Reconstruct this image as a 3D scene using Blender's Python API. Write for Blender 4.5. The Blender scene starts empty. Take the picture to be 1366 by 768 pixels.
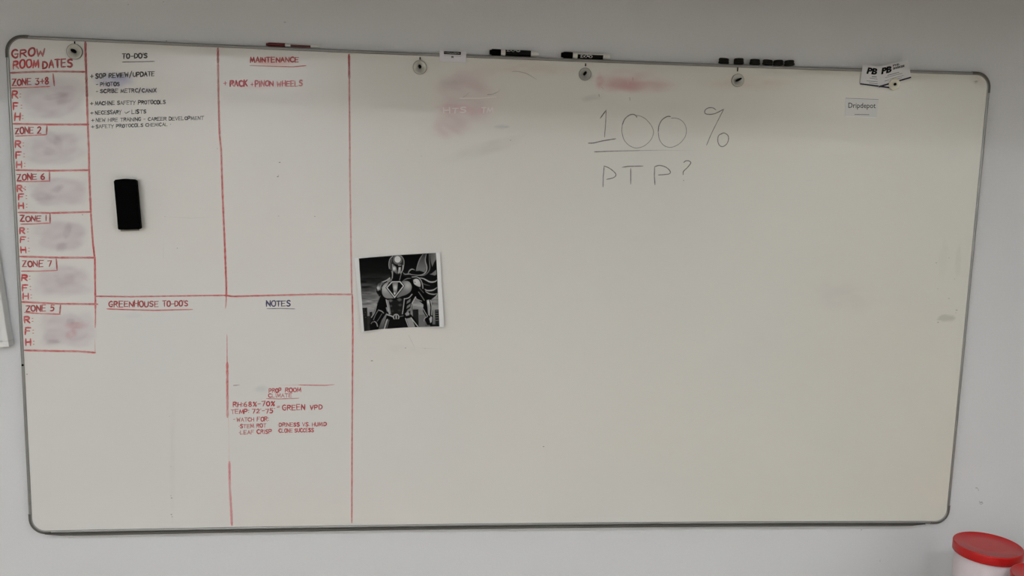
import bpy, bmesh, math, random
import numpy as np
from mathutils import Vector, Matrix

random.seed(7)
rng = np.random.default_rng(11)
SC = bpy.context.scene
COL = SC.collection

# ------------------------------------------------------------------ camera, world, light, exposure
CAM = np.array([1.00086, -2.1712, 1.87902])
RIGHT = np.array([.99587, -.08708, .025626])
UP = np.array([-.0139, .13268, .99106])
FWD = np.array([.0897, .98733, -.13092])
FPX = 1148.9
cd = bpy.data.cameras.new('camera')
cd.sensor_width = 36.0
cd.lens = FPX / 1366 * 36
cam = bpy.data.objects.new('camera', cd)
COL.objects.link(cam)
R3 = Matrix([[RIGHT[i], UP[i], -FWD[i]] for i in range(3)])
cam.matrix_world = Matrix.Translation(Vector(CAM)) @ R3.to_4x4()
SC.camera = cam

w = bpy.data.worlds.new('world')
SC.world = w
w.use_nodes = True
w.node_tree.nodes['Background'].inputs[0].default_value = (.5, .52, .55, 1)
w.node_tree.nodes['Background'].inputs[1].default_value = 0.05

SC.view_settings.view_transform = 'Standard'
SC.view_settings.look = 'None'
SC.view_settings.gamma = 1.0
SC.view_settings.use_curve_mapping = False
SC.view_settings.exposure = 0.0

LAMP_W = 26.6            # emission strength of the ceiling panels
ROOM_X0, ROOM_X1, ROOM_Y0, CEIL = -1.6, 5.0, -5.2, 2.62
# ceiling lamp panels: (x, y, half length x, half length y)
LAMPS = [(.1, -2.3, .8, .09), (2.0, -2.05, .42, .09),
         (-.4, -4.2, .65, .26), (4.3, -4.4, .5, .22)]
BEAM = (-.85, -.70, 2.229)    # y0, y1, underside z of the unseen ceiling beam, set to shade the upper wall


def lin(c):
    c = np.asarray(c, float) / 255.0
    return np.where(c <= .04045, c / 12.92, ((c + .055) / 1.055) ** 2.4)


# ------------------------------------------------------------------ helpers
SURF = -.018            # front of the writing surface (y)
Z0, BW, BH = .95, 2.42, 1.22


def B(px, py, y=SURF):
    """point of the plane y = const that the ray of photo pixel (px, py) meets"""
    d = FWD + RIGHT * ((px - 683) / FPX) - UP * ((py - 384) / FPX)
    t = (y - CAM[1]) / d[1]
    p = CAM + d * t
    return np.array([p[0], y, p[2]])


def Bv(P, y=SURF):
    P = np.asarray(P, float)
    d = FWD[None] + RIGHT[None] * ((P[:, :1] - 683) / FPX) - UP[None] * ((P[:, 1:2] - 384) / FPX)
    t = (y - CAM[1]) / d[:, 1]
    return CAM[None] + d * t[:, None]


def mat(name, col, rough=.5, metal=0., spec=.5, bump=0., bscale=60., var=0., emit=None, coat=0., attr=None, trans=0., alpha=1., stretch=None):
    m = bpy.data.materials.new(name)
    m.use_nodes = True
    nt = m.node_tree
    b = nt.nodes['Principled BSDF']
    c = tuple(lin(col)) + (1,)
    b.inputs['Base Color'].default_value = c
    b.inputs['Roughness'].default_value = rough
    b.inputs['Metallic'].default_value = metal
    b.inputs['Specular IOR Level'].default_value = spec
    b.inputs['Coat Weight'].default_value = coat
    b.inputs['Transmission Weight'].default_value = trans
    b.inputs['Alpha'].default_value = alpha
    if emit:
        b.inputs['Emission Color'].default_value = (*emit[0], 1)
        b.inputs['Emission Strength'].default_value = emit[1]
    tc = nt.nodes.new('ShaderNodeTexCoord')
    mp = nt.nodes.new('ShaderNodeMapping')
    nt.links.new(tc.outputs['Object'], mp.inputs[0])
    if stretch:
        mp.inputs['Scale'].default_value = stretch
    no = nt.nodes.new('ShaderNodeTexNoise')
    no.inputs['Scale'].default_value = bscale
    no.inputs['Detail'].default_value = 4
    nt.links.new(mp.outputs[0], no.inputs['Vector'])
    src = None
    if attr:
        at = nt.nodes.new('ShaderNodeAttribute')
        at.attribute_name = attr
        src = at.outputs['Color']
        nt.links.new(src, b.inputs['Base Color'])
    if var > 0:
        mr = nt.nodes.new('ShaderNodeMapRange')
        mr.inputs['From Min'].default_value = .3
        mr.inputs['From Max'].default_value = .7
        mr.inputs['To Min'].default_value = 1 - var
        mr.inputs['To Max'].default_value = 1 + var
        nt.links.new(no.outputs['Fac'], mr.inputs['Value'])
        hs = nt.nodes.new('ShaderNodeMix')
        hs.data_type = 'RGBA'
        hs.blend_type = 'MULTIPLY'
        hs.inputs[0].default_value = 1
        if src:
            nt.links.new(src, hs.inputs[6])
        else:
            hs.inputs[6].default_value = c
        nt.links.new(mr.outputs[0], hs.inputs[7])
        nt.links.new(hs.outputs[2], b.inputs['Base Color'])
    if bump > 0:
        bp = nt.nodes.new('ShaderNodeBump')
        bp.inputs['Strength'].default_value = bump
        bp.inputs['Distance'].default_value = .002
        nt.links.new(no.outputs['Fac'], bp.inputs['Height'])
        nt.links.new(bp.outputs[0], b.inputs['Normal'])
    return m


def link(name, me, m, parent=None, smooth=False):
    o = bpy.data.objects.new(name, me)
    COL.objects.link(o)
    if m is not None:
        me.materials.append(m)
    if smooth:
        me.polygons.foreach_set('use_smooth', [True] * len(me.polygons))
    if parent is not None:
        o.parent = parent
        o.matrix_parent_inverse = Matrix.Identity(4)
        o.location = -Vector(parent['base']) if 'base' in parent else (0, 0, 0)
    return o


def mesh(name, V, F, m, parent=None, smooth=False, col=None):
    me = bpy.data.meshes.new(name)
    me.from_pydata([tuple(v) for v in V], [], [tuple(f) for f in F])
    me.update()
    if col is not None:
        a = me.color_attributes.new('col', 'FLOAT_COLOR', 'POINT')
        c = np.ones((len(V), 4), np.float32)
        c[:, :3] = col
        a.data.foreach_set('color', c.ravel())
    return link(name, me, m, parent, smooth)


def from_bm(name, bm, m, parent=None, smooth=False):
    me = bpy.data.meshes.new(name)
    bm.to_mesh(me)
    bm.free()
    return link(name, me, m, parent, smooth)


def tag(o, label=None, cat=None, group=None, kind=None):
    if label: o['label'] = label
    if cat: o['category'] = cat
    if group: o['group'] = group
    if kind: o['kind'] = kind
    return o


def thing(name, base, label, cat, group=None):
    """Empty at the base of a thing; the parts' meshes are written in world coordinates"""
    o = bpy.data.objects.new(name, None)
    o.empty_display_size = .02
    COL.objects.link(o)
    o.location = base
    o['base'] = [float(c) for c in base]
    return tag(o, label, cat, group)


def box_bm(x0, x1, y0, y1, z0, z1, bev=0., seg=2):
    bm = bmesh.new()
    bmesh.ops.create_cube(bm, size=1)
    for v in bm.verts:
        v.co = Vector(((x0 + x1) / 2 + v.co.x * (x1 - x0), (y0 + y1) / 2 + v.co.y * (y1 - y0), (z0 + z1) / 2 + v.co.z * (z1 - z0)))
    if bev:
        bmesh.ops.bevel(bm, geom=bm.edges[:], offset=bev, segments=seg, affect='EDGES', profile=.6)
    return bm


def box(name, x0, x1, y0, y1, z0, z1, m, parent=None, bev=0.):
    return from_bm(name, box_bm(x0, x1, y0, y1, z0, z1, bev), m, parent)


def lathe(name, prof, m, parent=None, n=40, M=None, wob=0.):
    """profile [(r, h)] spun about local z, moved by matrix M"""
    V, F = [], []
    for (r, h) in prof:
        for k in range(n):
            a = 2 * math.pi * k / n
            rr = r * (1 + (random.uniform(-wob, wob) if wob else 0))
            V.append(Vector((rr * math.cos(a), rr * math.sin(a), h)))
    for i in range(len(prof) - 1):
        for k in range(n):
            F.append((i * n + k, i * n + (k + 1) % n, (i + 1) * n + (k + 1) % n, (i + 1) * n + k))
    if prof[0][0] > 1e-6: F.append(tuple(range(n))[::-1])
    if prof[-1][0] > 1e-6: F.append(tuple(range((len(prof) - 1) * n, len(prof) * n)))
    if M is not None:
        V = [M @ v for v in V]
    o = mesh(name, V, F, m, parent, True)
    return o


# ------------------------------------------------------------------ materials
BOARD = lin((224, 222, 218))
M = {}
M['wall'] = mat('wall_paint', (221, 222, 224), .72, bump=.12, bscale=180, var=.012)
M['ceiling'] = mat('ceiling_paint', (243, 241, 236), .8, bump=.1, bscale=90)
M['floor'] = mat('brown_floor', (130, 115, 96), .45, var=.12, bscale=6, bump=.1)
M['sidewall'] = mat('side_paint', (240, 237, 231), .75, bump=.1, bscale=120)
M['board'] = mat('whiteboard_enamel', (224, 222, 218), .20, spec=.5, attr='col', var=.008, bscale=3)
M['ink'] = mat('marker_ink', (120, 20, 20), .5, spec=.2, attr='col')
M['print'] = mat('printed_paper', (240, 240, 240), .7, spec=.08, attr='col')
M['alu'] = mat('brushed_aluminium', (150, 150, 148), .42, metal=.75, var=.05, bscale=40)
M['cap'] = mat('grey_corner_plastic', (88, 86, 80), .5, var=.05)
M['tray'] = mat('dark_aluminium', (105, 104, 100), .45, metal=.6)
M['white_plastic'] = mat('white_plastic', (222, 222, 218), .35, coat=.2)
M['black_plastic'] = mat('black_plastic', (3, 3, 3), .7, spec=.04, var=.1)
M['black_label'] = mat('black_sleeve', (8, 8, 8), .5, spec=.15)
M['red_cap'] = mat('dark_red_plastic', (92, 8, 16), .35)
M['felt'] = mat('black_felt', (4, 4, 4), .95, spec=.02, bump=1, bscale=900)
M['magnet'] = mat('rough_black_magnet', (24, 22, 18), .6, spec=.2, bump=.6, bscale=700, var=.3)
M['disc'] = mat('satin_grey_disc', (196, 195, 186), .3, metal=.25, coat=.3)
M['rim'] = mat('disc_rim', (128, 126, 118), .35, metal=.5)
M['cream'] = mat('cream_disc', (238, 236, 216), .35)
M['black'] = mat('black_core', (3, 3, 3), .6, spec=.08)
M['paper'] = mat('white_card', (226, 226, 228), .6)
M['lens_card'] = mat('clear_sticker', (215, 215, 211), .22, coat=.5)
M['redlid'] = mat('red_lid', (196, 22, 24), .32, bump=.08, bscale=200, var=.03)
M['jar'] = mat('frosted_plastic', (226, 214, 218), .45)
M['frame_white'] = mat('white_frame', (226, 226, 224), .45)
M['lamp'] = mat('lamp_diffuser', (255, 255, 255), .5, emit=((.94, .985, 1.035), LAMP_W))
M['lamp_frame'] = mat('lamp_frame', (225, 225, 225), .5)
M['counter'] = mat('counter_laminate', (170, 160, 145), .4, var=.06, bscale=9)
M['dirt'] = mat('wall_scuff', (150, 148, 145), .8)

# ------------------------------------------------------------------ the room
def struct(name, x0, x1, y0, y1, z0, z1, m):
    return tag(box(name, x0, x1, y0, y1, z0, z1, m), kind='structure')


T = .1
struct('wall_back', ROOM_X0 - T, ROOM_X1 + T, 0, T, 0, CEIL, M['wall'])
struct('wall_left', ROOM_X0 - T, ROOM_X0, ROOM_Y0, 0, 0, CEIL, M['sidewall'])
struct('wall_right', ROOM_X1, ROOM_X1 + T, ROOM_Y0, 0, 0, CEIL, M['sidewall'])
struct('wall_front', ROOM_X0 - T, ROOM_X1 + T, ROOM_Y0 - T, ROOM_Y0, 0, CEIL, M['sidewall'])
struct('floor', ROOM_X0 - T, ROOM_X1 + T, ROOM_Y0 - T, T, -T, 0, M['floor'])
struct('ceiling', ROOM_X0 - T, ROOM_X1 + T, ROOM_Y0 - T, T, CEIL, CEIL + T, M['ceiling'])
tag(box('shading_beam', ROOM_X0, ROOM_X1, BEAM[0], BEAM[1], BEAM[2], CEIL, M['ceiling']), kind='structure')
struct('baseboard_back', ROOM_X0, ROOM_X1, -.012, 0, 0, .09, M['sidewall'])

for i, (x, y, hx, hy) in enumerate(LAMPS):
    t = thing('ceiling_lamp', (x, y, CEIL), 'flat white fluorescent panel on the ceiling, %s row from the whiteboard, %s side' %
              (('nearest', 'farthest')[i // 2], ('left', 'right')[i % 2]), 'lamp', 'ceiling lamps')
    box('diffuser', x - hx, x + hx, y - hy, y + hy, CEIL - .035, CEIL - .03, M['lamp'], t)
    bm = bmesh.new()
    for (a, b, c, d) in ((x - hx - .02, x - hx, y - hy - .02, y + hy + .02), (x + hx, x + hx + .02, y - hy - .02, y + hy + .02),
                         (x - hx, x + hx, y - hy - .02, y - hy), (x - hx, x + hx, y + hy, y + hy + .02)):
        s = box_bm(a, b, c, d, CEIL - .045, CEIL)
        me = bpy.data.meshes.new('tmp'); s.to_mesh(me); s.free(); bm.from_mesh(me); bpy.data.meshes.remove(me)
    from_bm('lamp_frame', bm, M['lamp_frame'], t)

# ------------------------------------------------------------------ whiteboard
wb = thing('whiteboard', (BW / 2, 0, Z0), 'large grey-white whiteboard in a thin metal frame, covered in handwriting on its left third', 'whiteboard')
SAG_T, SAG_B, VB = .0052, .0072, .0055     # the long edges bow in slightly; VB = lower edge of the frame above the rail


def bow(u, v):
    t = np.clip(u / BW, 0, 1)
    k = 4 * t * (1 - t)
    f = (v - VB) / (BH - VB)
    return v + k * (-SAG_T * f + SAG_B * (1 - f))


def outline(inset, n=10, nl=40, rad=.04):
    """closed rounded rectangle (u, v, arc flag), counter-clockwise"""
    x0, x1, y0, y1 = inset, BW - inset, VB + inset, BH - inset
    r = max(rad - inset, .004)
    P = []
    cs = [(x1 - r, y0 + r, -90), (x1 - r, y1 - r, 0), (x0 + r, y1 - r, 90), (x0 + r, y0 + r, 180)]
    for i, (cx, cy, a0) in enumerate(cs):
        for k in range(n + 1):
            a = math.radians(a0 + 90 * k / n)
            P.append((cx + r * math.cos(a), cy + r * math.sin(a), i))
        nx = cs[(i + 1) % 4]
        a = math.radians(nx[2])
        p0, p1 = P[-1], (nx[0] + r * math.cos(a), nx[1] + r * math.sin(a))
        for k in range(1, nl):
            P.append((p0[0] + (p1[0] - p0[0]) * k / nl, p0[1] + (p1[1] - p0[1]) * k / nl, -1))
    return P


def sweep(name, prof, m, sel=None, extra=0.):
    """prof = [(inset, y)]; sel = corner index for a corner piece"""
    rings = []
    for (ins, y) in prof:
        o = outline(ins - extra)
        rings.append([(u, y, Z0 + float(bow(u, v)), f) for (u, v, f) in o])
    n = len(rings[0])
    idx = list(range(n))
    if sel is not None:
        core = [i for i in idx if rings[0][i][3] == sel]
        idx = [(core[0] - 1) % n] + core + [(core[-1] + 1) % n]
        # shorten the two straight stubs to 12 mm
    V, F = [], []
    for r in rings:
        pts = [Vector(r[i][:3]) for i in idx]
        if sel is not None:
            pts[0] = pts[1] + (pts[0] - pts[1]).normalized() * .012
            pts[-1] = pts[-2] + (pts[-1] - pts[-2]).normalized() * .012
        V += pts
    k = len(idx)
    for a in range(len(rings) - 1):
        for b in range(k if sel is None else k - 1):
            c = (b + 1) % k
            F.append((a * k + b, a * k + c, (a + 1) * k + c, (a + 1) * k + b))
    if sel is not None:
        F.append(tuple(a * k for a in range(len(rings))))
        F.append(tuple(a * k + k - 1 for a in range(len(rings)))[::-1])
    return mesh(name, V, F, m, wb, True)


PROF = [(.002, -.003), (0, -.005), (0, -.0165), (.0005, -.0190), (.0018, -.0203), (.0040, -.0207), (.0062, -.0203), (.0074, -.0192), (.0080, -.0175)]
sweep('frame', PROF, M['alu'])
for s, nm in enumerate(('lower right', 'upper right', 'upper left', 'lower left')):
    tag(sweep('corner_cap', [(a, b - (.0007 if 1 < i < 8 else 0)) for i, (a, b) in enumerate(PROF)], M['cap'], s, .0009),
        'dark grey plastic cap on the %s corner' % nm)
# lower rail lip
V, F = [], []
NR = 60
for k in range(NR + 1):
    u = .038 + (2.352 - .038) * k / NR
    e = min(1, k / 1.2, (NR - k) / 1.2)
    zb = Z0 + float(bow(u, VB)) - VB * e - .0002
    zt = Z0 + float(bow(u, VB)) + .0008
    for (y, z) in ((-.004, zb), (-.0225, zb), (-.0235, zb + .001), (-.0235, zt - .001), (-.0225, zt), (-.004, zt)):
        V.append((u, y, z))
for k in range(NR):
    for j in range(6):
        F.append((k * 6 + j, (k + 1) * 6 + j, (k + 1) * 6 + (j + 1) % 6, k * 6 + (j + 1) % 6))
F += [tuple(range(6)), tuple(range(NR * 6, NR * 6 + 6))[::-1]]
tag(mesh('bottom_rail', V, F, M['tray'], wb), 'darker thin rail along the lower edge')


# --- value noise on the board for worn, smeared ink
def vnoise(x, y, sx, sy, seed):
    g = np.random.default_rng(seed).random((256, 256))
    a, b = x / sx, y / sy
    i, j = np.floor(a).astype(int), np.floor(b).astype(int)
    fa, fb = a - i, b - j
    fa = fa * fa * (3 - 2 * fa); fb = fb * fb * (3 - 2 * fb)
    G = lambda p, q: g[p % 256, q % 256]
    return (G(i, j) * (1 - fa) + G(i + 1, j) * fa) * (1 - fb) + (G(i, j + 1) * (1 - fa) + G(i + 1, j + 1) * fa) * fb


STEP = .004
nu, nv = int(BW / STEP), int((BH - VB) / STEP)
U, Vv = np.meshgrid(np.linspace(0, BW, nu + 1), np.linspace(VB, BH, nv + 1))
ZZ = Z0 + bow(U, Vv)
# pixel-sized coordinates of every grid point, only to write the stain list in the units it was measured in
dx, dy, dz = U - CAM[0], SURF - CAM[1], ZZ - CAM[2]
wv = dx * FWD[0] + dy * FWD[1] + dz * FWD[2]
SX = 683 + FPX * (dx * RIGHT[0] + dy * RIGHT[1] + dz * RIGHT[2]) / wv
SY = 384 - FPX * (dx * UP[0] + dy * UP[1] + dz * UP[2]) / wv
col = np.ones(U.shape + (3,)) * BOARD
# age: the enamel yellows towards the right end
age = np.clip((U / BW - .25) / .75, 0, 1)[..., None]
col = col * (1 - age * np.array([.03, .025, .085]))
cloud = vnoise(U, Vv, .31, .27, 3)[..., None] - .5
col = col * (1 + cloud * np.array([.02, .0, -.025]))


def stain(cx, cy, rx, ry, rgb, s, ang=0., soft=.6, ns=(14, 5), seed=1, nz=.6, pw=2):
    """a smear of dry ink; cx, cy, rx, ry measured in photo pixels on the board"""
    global col
    a = math.radians(ang)
    X, Y = SX - cx, SY - cy
    p, q = X * math.cos(a) + Y * math.sin(a), -X * math.sin(a) + Y * math.cos(a)
    d = (np.abs(p / rx) ** pw + np.abs(q / ry) ** pw) ** (1 / pw) + (vnoise(p + 900, q + 900, rx * .5, ry * .5, seed + 50) - .5) * .35
    f = np.clip((1.05 - d) / soft, 0, 1)
    f = f * f * (3 - 2 * f)
    f = f * (1 - nz + nz * 1.6 * vnoise(p + 900, q + 900, ns[0], ns[1], seed))
    f = np.clip(f * s, 0, 1)[..., None]
    col = col * (1 - f) + col * (lin(rgb) / lin((224, 222, 218))) * f


PINK, LILAC, GREYP, BLUE, GREY = (214, 160, 168), (205, 190, 204), (178, 164, 170), (140, 146, 196), (150, 146, 142)
zones = [(70, 132, 44, 27), (72, 198, 40, 23), (78, 256, 40, 20), (82, 315, 36, 21), (84, 374, 38, 21), (88, 440, 36, 24)]
for i, (cx, cy, rx, ry) in enumerate(zones):
    stain(cx, cy, rx * 1.08, ry * 1.05, (208, 199, 201), .55, 0, .35, (9, 4), seed=i + 10, nz=.3, pw=4)
    stain(cx, cy, rx * .9, ry * .9, (200, 191, 195), .38, -6, .3, (16, 6), seed=i + 20, nz=.7, pw=3)
stain(75, 128, 22, 5, GREYP, .38, -10, seed=2); stain(84, 134, 14, 8, GREYP, .35, -20, seed=3)
stain(70, 184, 16, 9, GREYP, .38, 30, seed=4); stain(66, 202, 10, 7, GREYP, .38, 20, seed=5); stain(78, 190, 8, 12, GREYP, .3, 0, seed=55)
stain(76, 252, 12, 6, GREYP, .38, -20, seed=6); stain(58, 262, 18, 8, GREYP, .3, 0, seed=66)
stain(90, 308, 7, 14, GREYP, .38, 10, seed=7); stain(82, 330, 10, 7, GREYP, .38, -10, seed=8)
stain(86, 372, 16, 9, GREYP, .25, 0, seed=9)
stain(94, 428, 7, 5, GREYP, .38, 0, seed=12); stain(102, 434, 20, 5, PINK, .5, 0, seed=13); stain(95, 445, 7, 10, PINK, .45, 60, seed=14); stain(70, 456, 12, 4, GREYP, .35, 0, seed=15)
# blue haze behind the first to-do lines
stain(152, 107, 34, 15, BLUE, .42, 4, .7, (9, 6), seed=31, nz=.25)
stain(160, 104, 14, 9, BLUE, .25, 4, .7, seed=32)
stain(196, 121, 22, 4, BLUE, .38, 0, .6, seed=33)
# red haze behind the maintenance heading
stain(368, 82, 38, 8, (226, 150, 140), .55, 0, .6, seed=34, nz=.3)
stain(352, 113, 54, 7, (226, 196, 200), .5, 0, .7, seed=35, nz=.3)
# wiped pink clouds
stain(624, 132, 50, 50, (198, 164, 172), .42, 20, .8, (22, 10), seed=36, nz=.6)
stain(620, 146, 38, 8, (220, 180, 190), .40, 4, .5, (7, 5), seed=37)
stain(600, 170, 30, 26, (206, 176, 178), .38, 30, .9, seed=38)
stain(650, 198, 70, 12, (190, 186, 180), .28, -14, .8, seed=39)
stain(600, 110, 22, 14, (180, 166, 172), .25, 0, .8, seed=40)
stain(830, 113, 36, 13, (206, 160, 163), .6, 2, .7, (16, 12), seed=71, nz=.1)
stain(866, 115, 50, 11, (208, 168, 166), .45, 0, .8, (12, 6), seed=42, nz=.3)
stain(842, 104, 60, 20, (204, 172, 170), .32, 0, .9, seed=43)
stain(800, 108, 7, 12, (200, 120, 130), .3, 0, .6, seed=44)
stain(790, 130, 20, 5, GREY, .18, -8, seed=45)
stain(1262, 424, 14, 5, (150, 150, 140), .35, 2, .4, seed=46, nz=.3)
stain(1258, 345, 7, 30, (204, 202, 190), .16, 6, .5, seed=47, nz=.2)
stain(1278, 350, 5, 26, (180, 178, 164), .15, 6, .5, seed=48, nz=.2)
stain(1304, 108, 14, 8, (170, 150, 132), .35, 30, .9, seed=49)
stain(1302, 109, 3, 2, (130, 110, 100), .6, 0, .9, seed=56)
stain(350, 519, 14, 6, (170, 178, 178), .3, 0, .9, seed=57)
stain(668, 169, 12, 3, (160, 166, 182), .4, 0, .6, (4, 3), seed=58)
stain(176, 421, 14, 4, BLUE, .12, 0, .6, seed=59)
stain(230, 600, 5, 110, (196, 190, 178), .12, 0, .8, seed=60)
stain(1120, 395, 60, 28, (204, 196, 200), .22, 0, .9, seed=61)
stain(1000, 110, 90, 14, (210, 190, 176), .35, 0, .9, seed=62)
stain(700, 92, 90, 12, (206, 186, 172), .3, 0, .9, seed=63)
stain(545, 466, 40, 8, (196, 192, 190), .12, 5, .8, (5, 3), seed=64)

ii = np.arange((nu + 1) * (nv + 1)).reshape(nv + 1, nu + 1)
quads = np.stack([ii[:-1, :-1], ii[:-1, 1:], ii[1:, 1:], ii[1:, :-1]], -1)


def inside(ins):
    x0, x1, y0, y1, r = ins, BW - ins, VB + ins, BH - ins, .04 - ins
    qx = np.maximum(np.maximum(x0 + r - U, U - (x1 - r)), 0)
    qy = np.maximum(np.maximum(y0 + r - Vv, Vv - (y1 - r)), 0)
    return np.hypot(qx, qy) <= r


IN = inside(.0012).ravel()
q = quads.reshape(-1, 4)
q = q[IN[q].all(1)]
used = np.unique(q)
remap = -np.ones(len(IN), int); remap[used] = np.arange(len(used))
VV = np.stack([U.ravel(), np.full(U.size, SURF), ZZ.ravel()], 1)[used]
me = bpy.data.meshes.new('writing_surface')
me.vertices.add(len(VV)); me.vertices.foreach_set('co', VV.astype(np.float32).ravel())
nq = len(q)
me.loops.add(nq * 4); me.loops.foreach_set('vertex_index', remap[q].astype(np.int32).ravel())
me.polygons.add(nq); me.polygons.foreach_set('loop_start', np.arange(0, nq * 4, 4, dtype=np.int32))
me.polygons.foreach_set('loop_total', np.full(nq, 4, np.int32))
me.update(); me.validate()
ca = me.color_attributes.new('col', 'FLOAT_COLOR', 'POINT')
cc = np.ones((len(used), 4), np.float32); cc[:, :3] = col.reshape(-1, 3)[used]
ca.data.foreach_set('color', cc.ravel())
link('writing_surface', me, M['board'], wb)
# backing sheet behind the enamel
box('backing_board', .012, BW - .012, -.0165, -.0035, Z0 + VB + .016, Z0 + BH - .016, M['paper'], wb)

# ------------------------------------------------------------------ ink strokes
RED, DRED, BLK, NAVY, PNK = lin((194, 32, 40)), lin((160, 4, 14)), lin((8, 8, 10)), lin((20, 24, 84)), lin((200, 44, 76))
_layer = [0]


def catmull(P, seg=6):
    P = [np.asarray(p, float) for p in P]
    if len(P) < 3: return P
    out = []
    Q = [2 * P[0] - P[1]] + P + [2 * P[-1] - P[-2]]
    for i in range(1, len(Q) - 2):
        for k in range(seg):
            t = k / seg
            out.append(.5 * ((2 * Q[i]) + (-Q[i - 1] + Q[i + 1]) * t + (2 * Q[i - 1] - 5 * Q[i] + 4 * Q[i + 1] - Q[i + 2]) * t * t
                             + (-Q[i - 1] + 3 * Q[i] - 3 * Q[i + 1] + Q[i + 2]) * t ** 3))
    out.append(P[-1])
    return out


class Ink:
    """ribbons of dry marker ink lying on the board; every stroke is given by the points it was measured at"""
    def __init__(s, y=SURF):
        s.V, s.F, s.C, s.y = [], [], [], y

    def stroke(s, P, wpx, color, dens=1., smooth=False, rough=.0, streak=.25):
        P = [np.asarray(p, float) for p in P]
        if smooth: P = catmull(P)
        elif len(P) > 2:            # a pen turns a sharp corner: one ribbon per leg
            for i in range(1, len(P) - 1):
                a, b = P[i] - P[i - 1], P[i + 1] - P[i]
                c = (a @ b) / (np.linalg.norm(a) * np.linalg.norm(b) + 1e-9)
                if c < .75:
                    s.stroke(P[:i + 1], wpx, color, dens, False, rough, streak)
                    s.stroke(P[i:], wpx, color, dens, False, rough, streak)
                    return
        # resample
        Q = [P[0]]; L = 0
        for a, b in zip(P[:-1], P[1:]):
            d = np.linalg.norm(b - a)
            n = max(1, int(d / 2.6))
            for k in range(1, n + 1): Q.append(a + (b - a) * k / n)
        P = Q
        if len(P) == 1: P = [P[0], P[0] + (.4, 0)]
        _layer[0] += 1
        y = s.y - .00010 - (_layer[0] % 60) * 4e-6
        n = len(P)
        dl = dens if isinstance(dens, (list, tuple)) else [dens, dens]
        base = len(s.V)
        pts, cols = [], []
        for i in range(n):
            t = (P[min(i + 1, n - 1)] - P[max(i - 1, 0)])
            t = t / (np.linalg.norm(t) + 1e-9)
            nn = np.array([-t[1], t[0]])
            f = i / (n - 1) * (len(dl) - 1)
            k = min(int(f), len(dl) - 2)
            de = dl[k] + (dl[k + 1] - dl[k]) * (f - k)
            w_ = wpx * .5 * (1 + random.uniform(-rough, rough))
            e = .55 if i in (0, n - 1) else 1
            off = -.35 * wpx if i == 0 else (.35 * wpx if i == n - 1 else 0)
            c = P[i] + t * off
            for m_, dd in ((-1, .8), (0, 1.), (1, .8)):
                pts.append(c + nn * w_ * m_ * e)
                q_ = min(1., max(0., de * dd * (1 + random.uniform(-streak, streak * .3))))
                cols.append(BOARD * (1 - q_) + color * q_)
        W = Bv(pts, y)
        s.V += list(W); s.C += cols
        for i in range(n - 1):
            for j in range(2):
                a = base + i * 3 + j
                s.F.append((a, a + 1, a + 4, a + 3))

    def dot(s, x, y, r, color, dens=1.):
        s.stroke([(x - r * .4, y), (x + r * .4, y)], r * 2, color, dens)

    def build(s, name, label, parent=None, m=None):
        o = mesh(name, s.V, s.F, m or M['ink'], parent or wb, False, np.array(s.C))
        if label: o['label'] = label
        return o


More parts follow.
